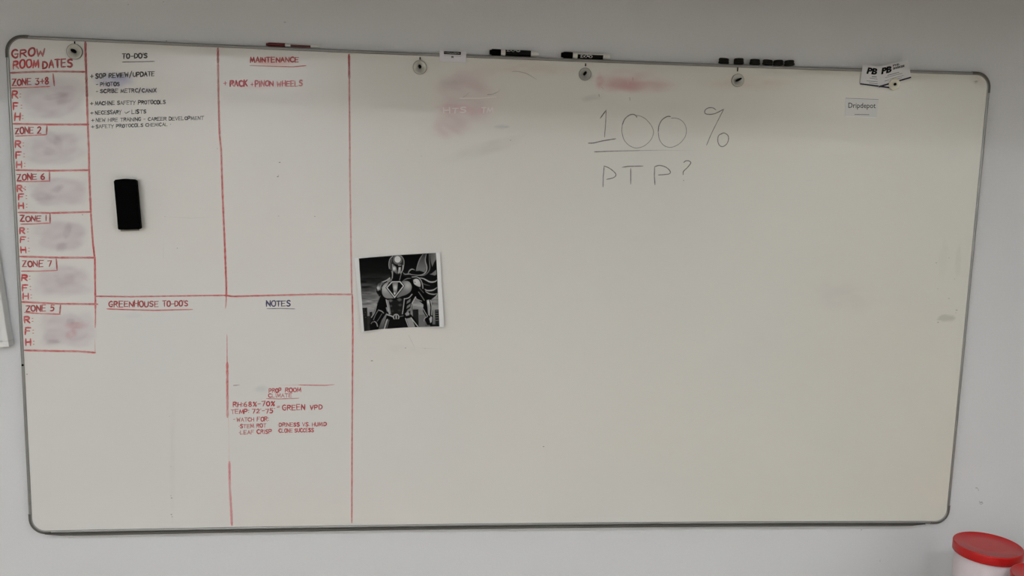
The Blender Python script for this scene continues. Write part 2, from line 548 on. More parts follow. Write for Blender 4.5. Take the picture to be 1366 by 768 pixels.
# hand-printed capitals on a 4 x 6 grid ('~' marks a curved stroke)
G = {
 'A': '0,0 1.9,6|1.9,6 4,0|.8,2 3.3,2.2', 'B': '0,0 0,6|~0,6 2.8,5.8 3.2,4.6 2.4,3.3 0,3.1|~0,3.1 3,3 3.8,1.6 2.8,.2 0,0',
 'C': '~3.8,5.2 2.4,6 .6,5 0,3 .6,1 2.4,0 3.9,.7', 'D': '0,0 .2,6|~.2,6 2.8,5.6 4,3.4 3,.8 0,0', 'E': '.2,6 0,0 3.6,.1|.1,3.1 3,3.2|.2,6 3.7,6',
 'F': '.1,6 0,0|.1,6 3.7,6|.1,3.2 2.8,3.2', 'G': '~3.7,5.3 2.4,6 .6,5 0,3 .6,1 2.2,0 3.6,.6|3.6,.2 3.8,2.8 2.1,2.8', 'H': '0,0 .1,6|3.8,0 3.8,6|0,3 3.8,3.1',
 'I': '0,0 .1,6', 'J': '~3,6 3,1.5 1.6,0 0,1', 'K': '0,0 .1,6|3.6,6 .2,2.8|1,3.4 3.8,0', 'L': '.1,6 0,0 3.4,.1', 'M': '0,0 .7,6 2.3,.9 4.1,6 4.8,0',
 'N': '0,0 .1,6 3.7,0 3.9,6', 'O': '~2.2,6 .5,5.2 0,3 .7,.6 2.2,0 3.6,.9 4,3 3.4,5.3 2.1,6', 'P': '0,0 .1,6|~.1,6 2.9,5.8 3.6,4.4 2.6,2.9 .1,2.7',
 'Q': '~2.2,6 .5,5.2 0,3 .7,.6 2.2,0 3.6,.9 4,3 3.4,5.3 2.1,6|2.4,1.6 4.2,-.4', 'R': '0,0 .1,6|~.1,6 2.9,5.8 3.5,4.5 2.5,3.2 .1,3|1.4,3 3.9,0',
 'S': '~3.6,5.3 2.2,6 .5,5.2 .8,3.7 2.8,2.7 3.5,1.3 2.2,.1 0,.6', 'T': '0,6 4,6|2,6 1.9,0', 'U': '~0,6 0,2 .8,.3 2.3,0 3.5,1 3.8,3 3.9,6', 'V': '0,6 1.9,0 4,6',
 'W': '0,6 1,0 2.4,4.2 3.8,0 4.9,6', 'X': '0,0 3.8,6|0,6 3.9,0', 'Y': '0,6 2,3 3.9,6|2,3 1.5,-.8', 'Z': '0,6 3.7,5.9 .1,.1 3.9,0',
 '0': '~2,6 .4,4.8 0,3 .6,1 1.9,0 3.3,1 3.7,3 3.2,5 2,6', '1': '.4,0 .5,6', '2': '~.2,5 1.6,6 3.2,5.2 2.8,3.2 .1,.1|.1,.1 3.8,.1', '3': '.2,5.9 3.2,5.9 1.5,3.6|~1.5,3.6 3.3,3 3.4,1 1.8,0 0,.5',
 '5': '3.4,6 .5,6 .3,3.4|~.3,3.4 2.4,3.7 3.5,2.2 2.6,.3 0,.2', '6': '~3,6 .9,4.2 0,2 1,.1 2.8,.2 3.4,1.8 2.2,3.1 .4,2.2', '7': '0,5.9 3.6,6 1.4,0',
 '8': '~1.9,3.2 .4,4.4 1.8,6 3.2,4.8 1.9,3.2 .2,1.4 1.8,0 3.6,1.4 1.9,3.2', '+': '0,2.6 3.6,3|1.9,.8 1.8,4.8', '-': '.4,3 3,3.2', "'": '.6,6.3 .3,4.7', ':': '.3,1.2 .5,1.3|.3,4.4 .5,4.5',
 '.': '.3,.4 .6,.4', '*': '.2,3 .6,3', '=': '0,2 3,2.2|0,3.9 3,4.1', '%': '.2,0 3.7,6|~.8,6 .2,5 .9,4.2 1.4,5.1 .8,6|~3,2 2.4,1 3.1,.1 3.7,1 3,2', '/': '0,-1 3,7', '^': '.4,6.2 .7,6.3', '~': '0,3 1.2,.6 4.4,6', ',': '.5,.6 .1,-.8'}
ADV = {'I': 1.6, '1': 1.8, "'": 1.6, ':': 1.8, '.': 1.6, '*': 2, '^': 2.0, 'M': 6, 'W': 6.4, ' ': 3.2, '-': 4.6, ',': 1.6}


def glyph(ch):
    out = []
    for st in G[ch].split('|'):
        sm = st.startswith('~')
        pts = [tuple(map(float, p.split(','))) for p in st.lstrip('~').split()]
        out.append((pts, sm))
    return out


def write(ink, s, x0, y0, x1, y1, cap, wpx, color, dens=1., jit=.25, small=(), slant=0.):
    """hand-print s with its baseline from (x0, y0) to (x1, y1), capitals cap high"""
    adv = [ADV.get(c, 5.2) for c in s]
    tot = sum(adv) - (adv[-1] - (4 if adv[-1] > 4 else adv[-1] * .5))
    sx = (x1 - x0) / tot
    sy = cap / 6
    x = 0
    for i, c in enumerate(s):
        if c != ' ':
            dyj = random.uniform(-jit, jit) * 1.2
            kx, ky = random.uniform(.92, 1.06), random.uniform(.9, 1.08)
            tl = random.uniform(-.05, .05)
            for pts, sm in glyph(c):
                Q = []
                for (gx, gy) in pts:
                    gx2 = gx * kx + tl * gy + slant * gy + random.uniform(-jit, jit) * .5
                    gy2 = gy * ky + dyj + random.uniform(-jit, jit) * .5
                    px = x0 + (x + gx2) * sx
                    py = y0 + (y1 - y0) * (px - x0) / (x1 - x0 + 1e-9) - gy2 * sy
                    Q.append((px, py))
                if sm: Q = catmull(Q, 3)
                de = dens if not isinstance(dens, tuple) else random.uniform(*dens)
                ink.stroke(Q, wpx * 1.42 * random.uniform(.85, 1.12), color, min(1, de * 1.12), streak=.08)
        x += adv[i]


def note(label, rows, name='handwriting'):
    k = Ink()
    for r in rows: write(k, *r[:6], *r[6:])
    return k


# --- first column: grow room dates
def line(label, strokes, name='ruled_line'):
    k = Ink()
    for (P, wd, c, de, sm) in strokes: k.stroke(P, wd, c, de, sm, .14)
    return k.build(name, label)


k = Ink()
write(k, 'GROW', 16.5, 77, 57, 74, 10.5, 2.0, DRED, (.75, 1.), .3)
write(k, 'ROOM', 18, 91.8, 50.5, 89.5, 10.3, 2.0, RED, (.7, 1.), .3)
write(k, 'DATES', 57, 91, 96.5, 88.6, 9.8, 2.0, DRED, (.8, 1.), .25)
k.build('handwriting', 'red handwritten heading reading GROW ROOM DATES')
line('thick red vertical line right of the zone list', [
    ([(113.8, 56), (114.4, 80), (115, 97), (116, 130)], 3.3, DRED, [1, .9, .8], False),
    ([(116, 130), (117, 165), (118.6, 200), (119, 230), (121.2, 284)], 2.9, RED, [.85, .75, .8, .85], False),
    ([(121.2, 284), (124, 325), (126.6, 346), (127, 384), (127.4, 412)], 2.6, RED, [.8, .95, .9, .9], False),
    ([(127.2, 408), (127.4, 424), (127, 436.5)], 1.8, RED, [.9, .7], False),
    ([(126.6, 452), (127, 470.5)], .8, RED, [.3, .8], False)])
hl = [((13.5, 97.2), (40, 96), (75, 95.2), (113.5, 95.8)), ((17.7, 165), (60, 166), (118, 166)), ((21.4, 226.8), (70, 227.6), (119, 226.8)),
      ((24.4, 283.3), (70, 284), (121, 282.6)), ((26.4, 342), (80, 343.6), (127, 343.6)), ((28.8, 402.5), (75, 405), (130, 405.6)),
      ((32.2, 467), (60, 467.8), (104, 468.4), (127, 470.2))]
for i, P in enumerate(hl):
    line(None, [(P, 2.7, RED if i else DRED, [.9, .75, .85, .7, .9], False)])
zt = [('ZONE 3+8', 16.5, 114, 65.5, 111.8, 8.6, (70.8, 98.6), (72.4, 114.2), (14.6, 117.3), (40, 116.6), (66.5, 115.3)),
      ('ZONE 2', 20.5, 178.6, 54.7, 177.6, 8.2, (62.6, 167.8), (62, 179.3), (20.8, 181.4), (40, 180.8), (62, 179.6)),
      ('ZONE 6', 23, 240.3, 60, 238.8, 7.6, (66, 228.8), (66.1, 241.8), (23, 242), (45, 242.2), (66, 241.4)),
      ('ZONE 1', 27, 295.4, 62, 294.6, 7.6, (66.7, 285.2), (66.9, 297.6), (27.8, 298.9), (45, 298.6), (66.9, 297.4)),
      ('ZONE 7', 30, 355.8, 69.4, 355.2, 7.8, (75, 344.8), (76.2, 360.3), (28.8, 361.5), (52, 361.5), (75, 360.6)),
      ('ZONE 5', 34.5, 415.4, 72.8, 414.6, 7.8, (80.8, 406), (79.6, 419), (32.8, 416.6), (55, 418.2), (80.4, 419))]
for (s, x0, y0, x1, y1, cap, a, b, c, d, e) in zt:
    k = Ink()
    write(k, s, x0, y0, x1, y1, cap, 1.5, DRED, (.8, 1.), .22)
    k.stroke([a, b], 2.2, DRED, .9, False, .1)
    k.stroke([c, d, e], 1.8, RED, [.9, .7, .85], False, .1)
    k.build('handwriting', 'red handwritten tab reading %s' % s)
rfh = [((16.5, 131), (18, 146), (19.8, 160), 9), ((20.5, 196.4), (21.5, 210.8), (22.3, 223.6), 8.4), ((23, 255), (24.5, 266.6), (25, 278), 7.6),
       ((26.5, 311), (27.2, 323.4), (28, 336.8), 7.8), ((29, 374), (30, 387.8), (31, 399), 7.4), ((32.8, 430.3), (33.6, 446), (34.4, 460.8), 8.2)]
for i, (r, f, h, cap) in enumerate(rfh):
    k = Ink()
    for ch, p in zip('RFH', (r, f, h)):
        write(k, ch, p[0], p[1], p[0] + 7, p[1], cap, 1.9, RED, (.75, .95), .25)
        for q_ in (1.2, 5.2):
            k.dot(p[0] + 10.6, p[1] - q_ - .6, .95, RED, .85)
    if i in (2,):
        k.stroke([(29, 250), (34, 252.5)], 1.3, RED, .8)
    k.build('handwriting', 'red letters R, F and H with colons under %s' % zt[i][0])

# --- to-do's
k = Ink()
write(k, "TO-DO'S", 163.3, 78, 196.4, 77.2, 6.0, 1.35, BLK, 1., .2)
k.stroke([(163.3, 82.8), (185, 82.4), (206.2, 81.8)], 1.2, BLK, [.95, .85, .9])
k.build('handwriting', "black handwritten heading reading TO-DO'S")
todo = [('SOP REVIEW/UPDATE', 127.7, 104.4, 206, 101.0, 5.8, 1.25, 120.9), ('MACHINE SAFETY PROTOCOLS', 127, 140.2, 221, 138.2, 4.7, 1.05, 120.4),
        ('NECESSARY', 127.2, 152.6, 161.9, 151.8, 4.7, 1.1, 120.9), ('NEW HIRE TRAINING - CAREER DEVELOPMENT', 128, 162.4, 271.5, 159.4, 4.3, 1.0, 122),
        ('SAFETY PROTOCOLS CHEMICAL *', 128, 170.9, 228, 167.6, 4.1, .95, 122)]
for (s, x0, y0, x1, y1, cap, wd, xp) in todo:
    k = Ink()
    write(k, s, x0, y0, x1, y1, cap, wd, BLK, (.75, 1.), .25)
    write(k, '+', xp, y0, xp + 3.8, y0, cap * .9, wd * 1.1, BLK, 1., .1)
    if s == 'NECESSARY':
        k.stroke([(166.4, 149.4), (168, 151.3), (173, 148.2)], 1.3, BLK, .95)
        write(k, 'LISTS', 176, 151.6, 195.3, 150.6, 4.7, 1.1, BLK, 1., .2)
        s = 'NECESSARY LISTS with a tick'
    k.build('handwriting', 'black handwritten line reading %s' % s)
for (s, x0, y0, x1, y1, cap) in (('PHOTOS', 133.8, 114.8, 159.8, 114.2, 4.9), ('SCRIBE METRC/CANIX', 133.8, 123.8, 208.5, 122.8, 4.7)):
    k = Ink()
    write(k, s, x0, y0, x1, y1, cap, 1.15, lin((28, 26, 52)), (.8, 1.), .25)
    write(k, '-', 128.3, y0, 131.2, y0, cap * .8, 1.1, BLK, 1., .1)
    k.build('handwriting', 'short black handwritten line reading PHOTOS' if s == 'PHOTOS' else 'short black handwritten line below the one reading PHOTOS')

# --- maintenance
k = Ink()
write(k, 'MAINTENANCE', 334, 83.2, 398.4, 82.6, 6.4, 1.35, DRED, (.8, 1.), .2)
k.stroke([(333, 87.4), (360, 88.2), (391.6, 89), (408, 87.6)], 1.4, RED, [.35, .7, .8, .95])
k.build('handwriting', 'red handwritten heading reading MAINTENANCE')
k = Ink()
write(k, '+', 298.5, 114, 303, 114, 6, 1.3, PNK, .8, .1)
write(k, 'RACK', 306.9, 115.2, 330, 114.8, 7.6, 1.9, PNK, (.6, .85), .3)
write(k, '+', 334.6, 115, 338, 115, 5, 1.2, PNK, .8, .1)
write(k, 'PINON', 340.5, 115.4, 364.5, 114.6, 7.4, 1.3, PNK, (.6, .8), .25)
write(k, 'WHEELS', 369.6, 115.2, 403.5, 114.6, 7, 1.5, PNK, (.6, .8), .3)
k.build('handwriting', 'faded pink handwritten line reading RACK + PINON WHEELS')

# --- dividers
line('red vertical line between the to-do and maintenance columns', [
    ([(290.7, 64.5), (290.9, 85)], 3., DRED, [1, .75], False),
    ([(290.9, 85), (291.4, 125), (292.9, 180), (295, 200), (297, 262), (300, 330), (302, 384), (301.8, 396)], 2.7, RED, [.6, .65, .8, .7, .85, .8, .9, .9, .95], False),
    ([(301.8, 396), (301.6, 404), (300.8, 411)], 1.7, RED, [.95, .5], False),
    ([(302.8, 446), (303, 470), (303, 488)], 1.3, RED, [.5, .7, .8], False),
    ([(303.2, 484), (303.3, 520), (303.5, 556)], 3.2, RED, [.85, .8, .6], False),
    ([(304.6, 556), (305.6, 590), (305.8, 618)], .9, RED, [.25, .12, .3], False),
    ([(306, 616), (306.6, 650), (308.2, 676), (309.3, 700)], 3.2, lin((214, 84, 100)), [.7, .8, .75, .8], False),
    ([(306.8, 640), (307.4, 664), (310.4, 700)], 1.0, DRED, [.3, .7, .6], False)])
line('red vertical line right of the maintenance and notes columns', [
    ([(465.5, 73), (465.7, 90), (466, 105)], 3.1, DRED, [1, .9, .7], False),
    ([(466, 105), (466.4, 160), (467, 250), (468.4, 340), (469.3, 392)], 2.2, RED, [.65, .7, .6, .65, .7], False),
    ([(470, 394), (470.7, 440), (470.2, 500), (469.6, 600), (469.3, 697)], 2.2, RED, [.9, .85, .75, .8, .75], False)])
line('red horizontal line across the middle of the two columns', [
    ([(127, 395), (175, 395.6), (219.7, 394.9), (299, 393.8)], 2.1, RED, [.9, .75, .8, .9], False),
    ([(299, 393.8), (312, 395.2), (360.6, 393.9), (424.6, 392.3), (470, 392.6)], 2.3, RED, [.95, .85, .8, .7, .7], False)])
k = Ink()
write(k, 'GREENHOUSE', 145.4, 409.2, 211.5, 408.8, 7.6, 1.35, DRED, (.8, 1.), .25)
write(k, "TO-DO'S", 217.3, 408.8, 250.4, 408.2, 7.2, 1.35, DRED, (.8, 1.), .22)
k.stroke([(142.8, 411.9), (170, 412.9), (205, 413.8), (256.8, 412.6)], 1.8, RED, [.95, .8, .9, .7])
k.build('handwriting', "red handwritten heading reading GREENHOUSE TO-DO'S")
k = Ink()
write(k, 'NOTES', 355.5, 408.6, 387.5, 408, 7.2, 1.35, NAVY, 1., .2)
k.stroke([(356, 411.6), (375, 411.3), (393.4, 411.9)], 1.1, NAVY, .85)
k.build('handwriting', 'navy blue handwritten heading reading NOTES')

# --- prop room climate note
k = Ink()
k.stroke([(311.5, 513.9), (315, 513.7), (319.4, 513.2)], 1.3, lin((120, 50, 60)), [1, .4])
k.build('ruled_line', 'short dark dash left of the climate note heading')
k = Ink()
k.stroke([(373, 513.5), (398, 513.2)], .8, RED, [.15, .45])
k.stroke([(398, 513.2), (415, 513.5), (433.4, 513.8), (446, 512.7)], 1.3, RED, [.8, .9, .9, .5])
k.build('ruled_line', 'short red line above the climate note')
k = Ink()
D2 = lin((176, 22, 34))
write(k, 'PROP', 358.9, 523.4, 375.4, 523, 5.2, 1.1, D2, (.8, 1.), .3)
write(k, 'ROOM', 380.7, 522.8, 400.4, 522.4, 5.4, 1.1, D2, (.8, 1.), .2)
write(k, 'CLIMATE', 358.2, 529.8, 389.2, 529.4, 4.6, 1.1, D2, (.8, 1.), .2)
k.stroke([(355.4, 531.4), (372, 532), (398.8, 531)], 1.1, D2, .85)
k.build('handwriting', 'red handwritten heading reading PROP ROOM CLIMATE')
k = Ink()
write(k, 'RH:68%-70%', 311, 542.6, 366.2, 541, 6, 1.2, D2, (.75, 1.), .2)
write(k, 'TEMP: 72^-75^', 308.4, 551.6, 366.5, 550.6, 5.8, 1.2, D2, (.75, 1.), .2)
write(k, '=', 369.8, 545, 374, 544.6, 5, 1.1, D2, .9, .1)
write(k, 'GREEN', 377, 547, 407, 546.2, 6.8, 1.25, D2, (.8, 1.), .2)
write(k, 'VPD', 413.6, 546, 430, 545.4, 6.2, 1.2, D2, (.8, 1.), .2)
k.build('handwriting', 'red handwritten lines reading RH:68%-70% TEMP: 72-75 = GREEN VPD')
k = Ink()
write(k, '-', 311.5, 561, 314, 561, 4, 1, D2, .9, .1)
write(k, 'WATCH', 316, 562, 339, 561.4, 4.8, 1.1, D2, (.75, 1.), .2)
write(k, 'FOR:', 343, 561.6, 358.6, 561.2, 5.2, 1.1, D2, (.75, 1.), .2)
write(k, '*STEM ROT', 318.7, 570.9, 355, 569.6, 4.8, 1.05, D2, (.75, 1.), .2)
write(k, '*LEAF CRISP', 318.7, 579.2, 362.5, 577.6, 5, 1.05, D2, (.75, 1.), .2)
write(k, '*DRINESS VS. HUMID', 370.8, 568.8, 435.3, 567.8, 4.6, 1.05, D2, (.75, 1.), .2)
write(k, '*CLONE SUCCESS', 370.8, 576.8, 418.4, 575.8, 4.6, 1.05, D2, (.75, 1.), .2)
k.build('handwriting', 'red handwritten list beginning WATCH FOR, with stem rot and leaf crisp')


# --- big thin note: 100% PTP?
def T8(P): return [(770 + x / 5.909, 130 + y / 5.909) for (x, y) in P]


GR, GR2 = lin((40, 36, 34)), lin((62, 58, 54))
k = Ink()
k.stroke(T8([(182, 163), (228, 100)]), 1.5, GR, .95)
k.stroke(T8([(228, 100), (224, 200), (215, 312)]), 1.1, GR2, .85)
k.stroke(T8([(88, 360), (130, 358), (200, 342), (303, 325)]), 1.4, GR, .9, True)
k.stroke(T8([(470, 155), (462, 142), (440, 133), (410, 140), (375, 170), (355, 215)]), 1.4, GR, .9, True)
k.stroke(T8([(355, 215), (352, 270), (368, 330), (400, 370), (440, 393), (480, 397), (530, 380), (575, 340), (598, 295), (600, 260), (580, 215), (540, 170), (500, 148), (470, 140)]), 1.0, GR2, [.8, .65, .7], True)
k.stroke(T8([(735, 150), (710, 150), (670, 175), (645, 220), (638, 270)]), 1.3, GR, [1, .85], True)
k.stroke(T8([(638, 270), (648, 330), (680, 375), (720, 392), (760, 388), (810, 360), (850, 310), (860, 260), (850, 215), (820, 180), (780, 163), (740, 162)]), 1.0, GR2, [.8, .65, .7], True)
k.stroke(T8([(1092, 97), (1070, 82), (1035, 82), (1008, 100), (1008, 125), (1040, 133), (1090, 125), (1155, 92)]), 1.3, GR, .85, True)
k.stroke(T8([(1155, 92), (1120, 160), (1060, 280), (1020, 375)]), 1.1, GR2, .8, True)
k.stroke(T8([(1145, 283), (1115, 300), (1108, 340), (1120, 375), (1145, 387), (1175, 370), (1192, 335), (1188, 300), (1160, 280), (1135, 285)]), 1.2, GR, .85, True)
k.stroke(T8([(135, 428), (300, 422), (500, 418)]), 1.2, GR, [1, .7, .6])
k.stroke(T8([(500, 418), (700, 415), (945, 420)]), .9, GR2, [.6, .25, .1])
for P in ([(212, 545), (205, 625), (203, 705)], [(212, 540), (250, 555), (290, 585), (305, 610), (285, 632), (232, 645)], [(355, 550), (400, 543), (518, 540)],
          [(422, 560), (422, 682)], [(610, 545), (608, 620), (613, 688)], [(610, 545), (650, 535), (700, 550), (732, 580), (728, 600), (690, 607), (640, 610)],
          [(840, 512), (855, 500), (880, 500), (895, 515), (870, 550), (838, 582), (835, 608)], [(838, 652), (840, 655)]):
    k.stroke(T8(P), 1.3, GR, .88, len(P) > 3)
k.build('handwriting', 'large thin grey handwriting reading 100% over PTP?')

# --- stray pen marks and specks
k = Ink()
for (x, y, r, d) in ((373, 216.5, 1., .95), (370.5, 235.5, 1., .9), (371.5, 233.8, .7, .6), (236.5, 331, .7, .7), (420, 288.6, .7, .7), (371.5, 288, .8, .5), (220, 288.6, .7, .4),
                     (681, 187, .7, .8), (725, 595.5, .8, .9), (1104, 314, .5, .4), (1266, 344, .6, .7), (1273.4, 372, .6, .7), (1251.4, 429.8, .8, .95), (1249, 350.5, 1, .5), (1251, 385, .8, .4),
                     (1276, 413.5, 1.2, .5), (1275, 417, .8, .4), (1266, 398, 1.2, .35), (228, 661, .7, .5), (229, 664, .9, .8), (228.6, 686, .9, .85), (229.6, 689, .8, .7), (229, 705.5, 1., .0),
                     (541, 464, .7, .8), (496, 481, 1.2, .7), (567, 464.5, 1, .35), (226, 555, .5, .5), (228, 622, .6, .5), (701, 191, .5, .4), (562, 208, .8, .3), (544, 200, .5, .5), (149, 642, .5, .3),
                     (41.5, 681.6, .9, .8), (36, 499, .9, .8), (110, 286.5, .8, .8), (290, 198, .6, .6), (157, 335, .5, .3), (159, 370, .5, .3)):
    if d > 0: k.dot(x, y, r, lin((40, 38, 38)), d)
k.stroke([(683, 95.5), (690, 95.2), (702, 98), (711, 103), (716, 106)], .8, GR2, [.5, .7, .3], True)
k.stroke([(650, 126.2), (656, 125.8), (664, 122.5), (668, 119)], 1.1, GR2, [.75, .5, .2], True)
k.stroke([(616, 131), (622, 127), (626, 123)], 1., GR2, [.5, .3])
k.stroke([(613, 131), (640, 131), (662, 129)], 1.3, lin((236, 226, 222)), [.8, .4])
k.stroke([(608, 134), (652, 133)], .8, GR2, [.3, .15])
k.stroke([(844, 103), (844.4, 111)], 1.0, lin((130, 60, 70)), [.8, .5])
k.stroke([(837.6, 107), (838, 113)], .7, lin((150, 80, 90)), .4)
k.stroke([(840, 130), (840.4, 133.5)], 1.0, lin((90, 50, 60)), .8)
k.stroke([(799, 126), (799.3, 128.5)], 1.3, lin((90, 50, 60)), .8)
k.stroke([(802, 116), (805, 118.5)], .9, lin((120, 60, 70)), .6)
k.stroke([(229.5, 561), (229, 660)], .6, GR2, [.05, .2, .05, .15])
k.stroke([(218, 289), (255, 291), (285, 289)], .5, GR2, [.1, .25, .1])
k.stroke([(218, 318), (218, 345)], .5, GR2, [.15, .2])
k.stroke([(545, 447), (549, 455), (553, 463)], .8, GR2, [.3, .2])
k.stroke([(563, 464), (590, 465.5)], .6, GR2, [.25, .15])
k.stroke([(399, 67), (399, 71)], .9, GR2, .4)
for (a, b) in (('HTS', (592, 622)), ('TM', (642, 656))):
    write(k, a, b[0], 151, b[1], 150, 7, 1.3, lin((236, 218, 224)), .32, .3)
tag(k.build('stray_marks', 'tiny specks, ticks and half-wiped marks scattered over the board'), kind='stuff')


# ------------------------------------------------------------------ lettering in print, made from the built-in font
def type_bm(txt, bold=0.):
    cu = bpy.data.curves.new('t', 'FONT')
    cu.body = txt
    cu.offset = bold
    cu.resolution_u = 3
    ob = bpy.data.objects.new('t', cu)
    COL.objects.link(ob)
    bpy.context.view_layer.update()
    me = bpy.data.meshes.new_from_object(ob.evaluated_get(bpy.context.evaluated_depsgraph_get()))
    V = np.array([v.co[:] for v in me.vertices])
    F = [tuple(p.vertices) for p in me.polygons]
    bpy.data.objects.remove(ob); bpy.data.curves.remove(cu); bpy.data.meshes.remove(me)
    return V, F


def typeset(name, txt, org, xe, ye, y, m, parent, bold=0., label=None, shear=0.):
    """print txt into the parallelogram org, org+xe, org+ye (photo-measured corners on plane y)"""
    V, F = type_bm(txt, bold)
    lo, hi = V.min(0), V.max(0)
    f = (V - lo) / np.where(hi - lo > 0, hi - lo, 1)
    f[:, 0] += shear * f[:, 1]
    P = np.array(org)[None] + f[:, :1] * np.array(xe)[None] + f[:, 1:2] * np.array(ye)[None]
    W = Bv(P, y)
    # face the room
    o = mesh(name, W, F, m, parent)
    if label: o['label'] = label
    return o


def slab(name, P, y, th, m, parent=None, sub=1):
    """thin sheet with the corners P (photo-measured) on plane y, th thick towards the wall"""
    A = Bv(P, y)
    Bk = A + np.array([0, th, 0])
    n = len(P)
    V = list(A) + list(Bk)
    F = [tuple(range(n))[::-1], tuple(range(n, 2 * n))] + [(i, (i + 1) % n, n + (i + 1) % n, n + i) for i in range(n)]
    return mesh(name, V, F, m, parent)


M['text'] = mat('print_black', (14, 14, 18), .6, spec=.15)
M['text_grey'] = mat('print_grey', (120, 118, 122), .5)
M['text_white'] = mat('print_white', (225, 225, 225), .5)
M['navy'] = mat('print_navy', (22, 20, 48), .5)

# --- business cards under the cream magnet
def px14(x, y): return (1140 + x / 13.96, 75 + y / 13.96)


c1 = thing('business_card', B(1168, 118, -.019), 'left white business card with a dark lower stripe, half hidden by its neighbour', 'card', 'business cards')
slab('card_sheet', [px14(*p) for p in ((155, 152), (455, 192), (445, 320), (640, 455), (640, 595), (100, 522))], -.0213, .0003, M['paper'], c1)
slab('stripe', [px14(*p) for p in ((104, 500), (645, 568), (645, 597), (100, 524))], -.02135, .00004, M['navy'], c1)
typeset('logo', 'PB', px14(218, 325), (np.array((190, 22)) / 13.96), (np.array((36, -118)) / 13.96), -.0215, M['text'], c1, .055, 'black logo letters')
slab('printed_line', [px14(322, 372), px14(412, 380), px14(410, 394), px14(320, 386)], -.02145, .00003, M['text_grey'], c1)
for (a, b) in (((280, 400), (425, 420)), ((225, 452), (430, 470)), ((270, 490), (430, 508))):
    slab('printed_line', [px14(a[0], a[1]), px14(b[0], b[1]), px14(b[0], b[1] + 9), px14(a[0], a[1] + 9)], -.02145, .00003, M['text_grey'], c1)
c2 = thing('business_card', B(1195, 115, -.0195), 'right white business card tilted upward, lying in front of its neighbour', 'card', 'business cards')
slab('card_sheet', [px14(*p) for p in ((440, 195), (1000, 65), (1055, 402), (450, 582))], -.0222, .0003, M['paper'], c2)
slab('stripe', [px14(*p) for p in ((452, 552), (1050, 378), (1056, 404), (450, 584))], -.02225, .00004, M['navy'], c2)
typeset('logo', 'PB', px14(495, 340), np.array((190, -42)) / 13.96, np.array((18, -125)) / 13.96, -.0224, M['text'], c2, .06, 'black logo letters')
typeset('printed_line', 'PYE-', px14(712, 195), np.array((128, -30)) / 13.96, np.array((6, -38)) / 13.96, -.0224, M['text'], c2, .04)
typeset('printed_line', 'BARKER', px14(715, 250), np.array((218, -52)) / 13.96, np.array((8, -44)) / 13.96, -.0224, M['text'], c2, .04)
for (a, b, t) in (((612, 350), (830, 292), 12), ((570, 395), (890, 312), 8), ((560, 458), (640, 436), 8), ((650, 425), (910, 352), 7), ((660, 450), (880, 395), 7)):
    slab('printed_line', [px14(a[0], a[1]), px14(b[0], b[1]), px14(b[0], b[1] + t), px14(a[0], a[1] + t)], -.0224, .00003, M['text_grey'], c2)

# --- clear sticker card "Dripdepot"
dc = thing('sticker', B(1149, 157, -.018), 'small pale rectangular sticker with one dark printed word, on the upper right of the board', 'sticker')
slab('sticker_sheet', [(1128.3, 130.4), (1172, 132.2), (1169.8, 157.4), (1127, 155.4)], -.0190, .0008, M['lens_card'], dc)
typeset('lettering', 'Dripdepot', (1131.6, 146.0), (36.4, .4), (.2, -9.0), -.01915, M['text'], dc, .004)
slab('printed_line', [(1140, 152.2), (1159.6, 152.5), (1159.6, 153.4), (1140, 153.1)], -.01915, .00003, M['text_grey'], dc)
slab('edge_line', [(1128.4, 130.6), (1172, 132.4), (1172, 132.9), (1128.4, 131.1)], -.01915, .00004, M['text_grey'], dc)
slab('edge_line', [(1127.2, 154.6), (1170, 156.6), (1169.8, 157.4), (1127, 155.4)], -.01915, .00004, M['frame_white'], dc)

# --- white label stuck over the top frame
lb = thing('name_label', B(604, 82, -.018), 'small white label with a black name strip stuck over the upper frame', 'label')
slab('label_sheet', [(586.2, 67.2), (622, 69.0), (621.6, 83.2), (586.6, 81.8)], -.0214, .0004, mat('label_paper', (232, 230, 236), .6), lb)
slab('black_strip', [(592, 68.3), (615, 69.2), (614.8, 73.2), (592.2, 72.3)], -.02148, .00004, M['text'], lb)
k = Ink(-.0215)
k.stroke([(593.2 + i * .95, 70.0 + i * .036 + (.9 if i % 2 else -.2) + random.uniform(-.3, .3)) for i in range(22)], .6, lin((215, 215, 215)), .8)
k.build('lettering', 'pale lettering on the black strip', lb)
slab('printed_mark', [(602, 74.8), (605, 74.8), (605.4, 77.2), (601.8, 77.2)], -.02148, .00004, M['text_grey'], lb)
slab('printed_line', [(592, 73.9), (615, 74.9), (615, 75.2), (592, 74.2)], -.02148, .00004, M['text_grey'], lb)

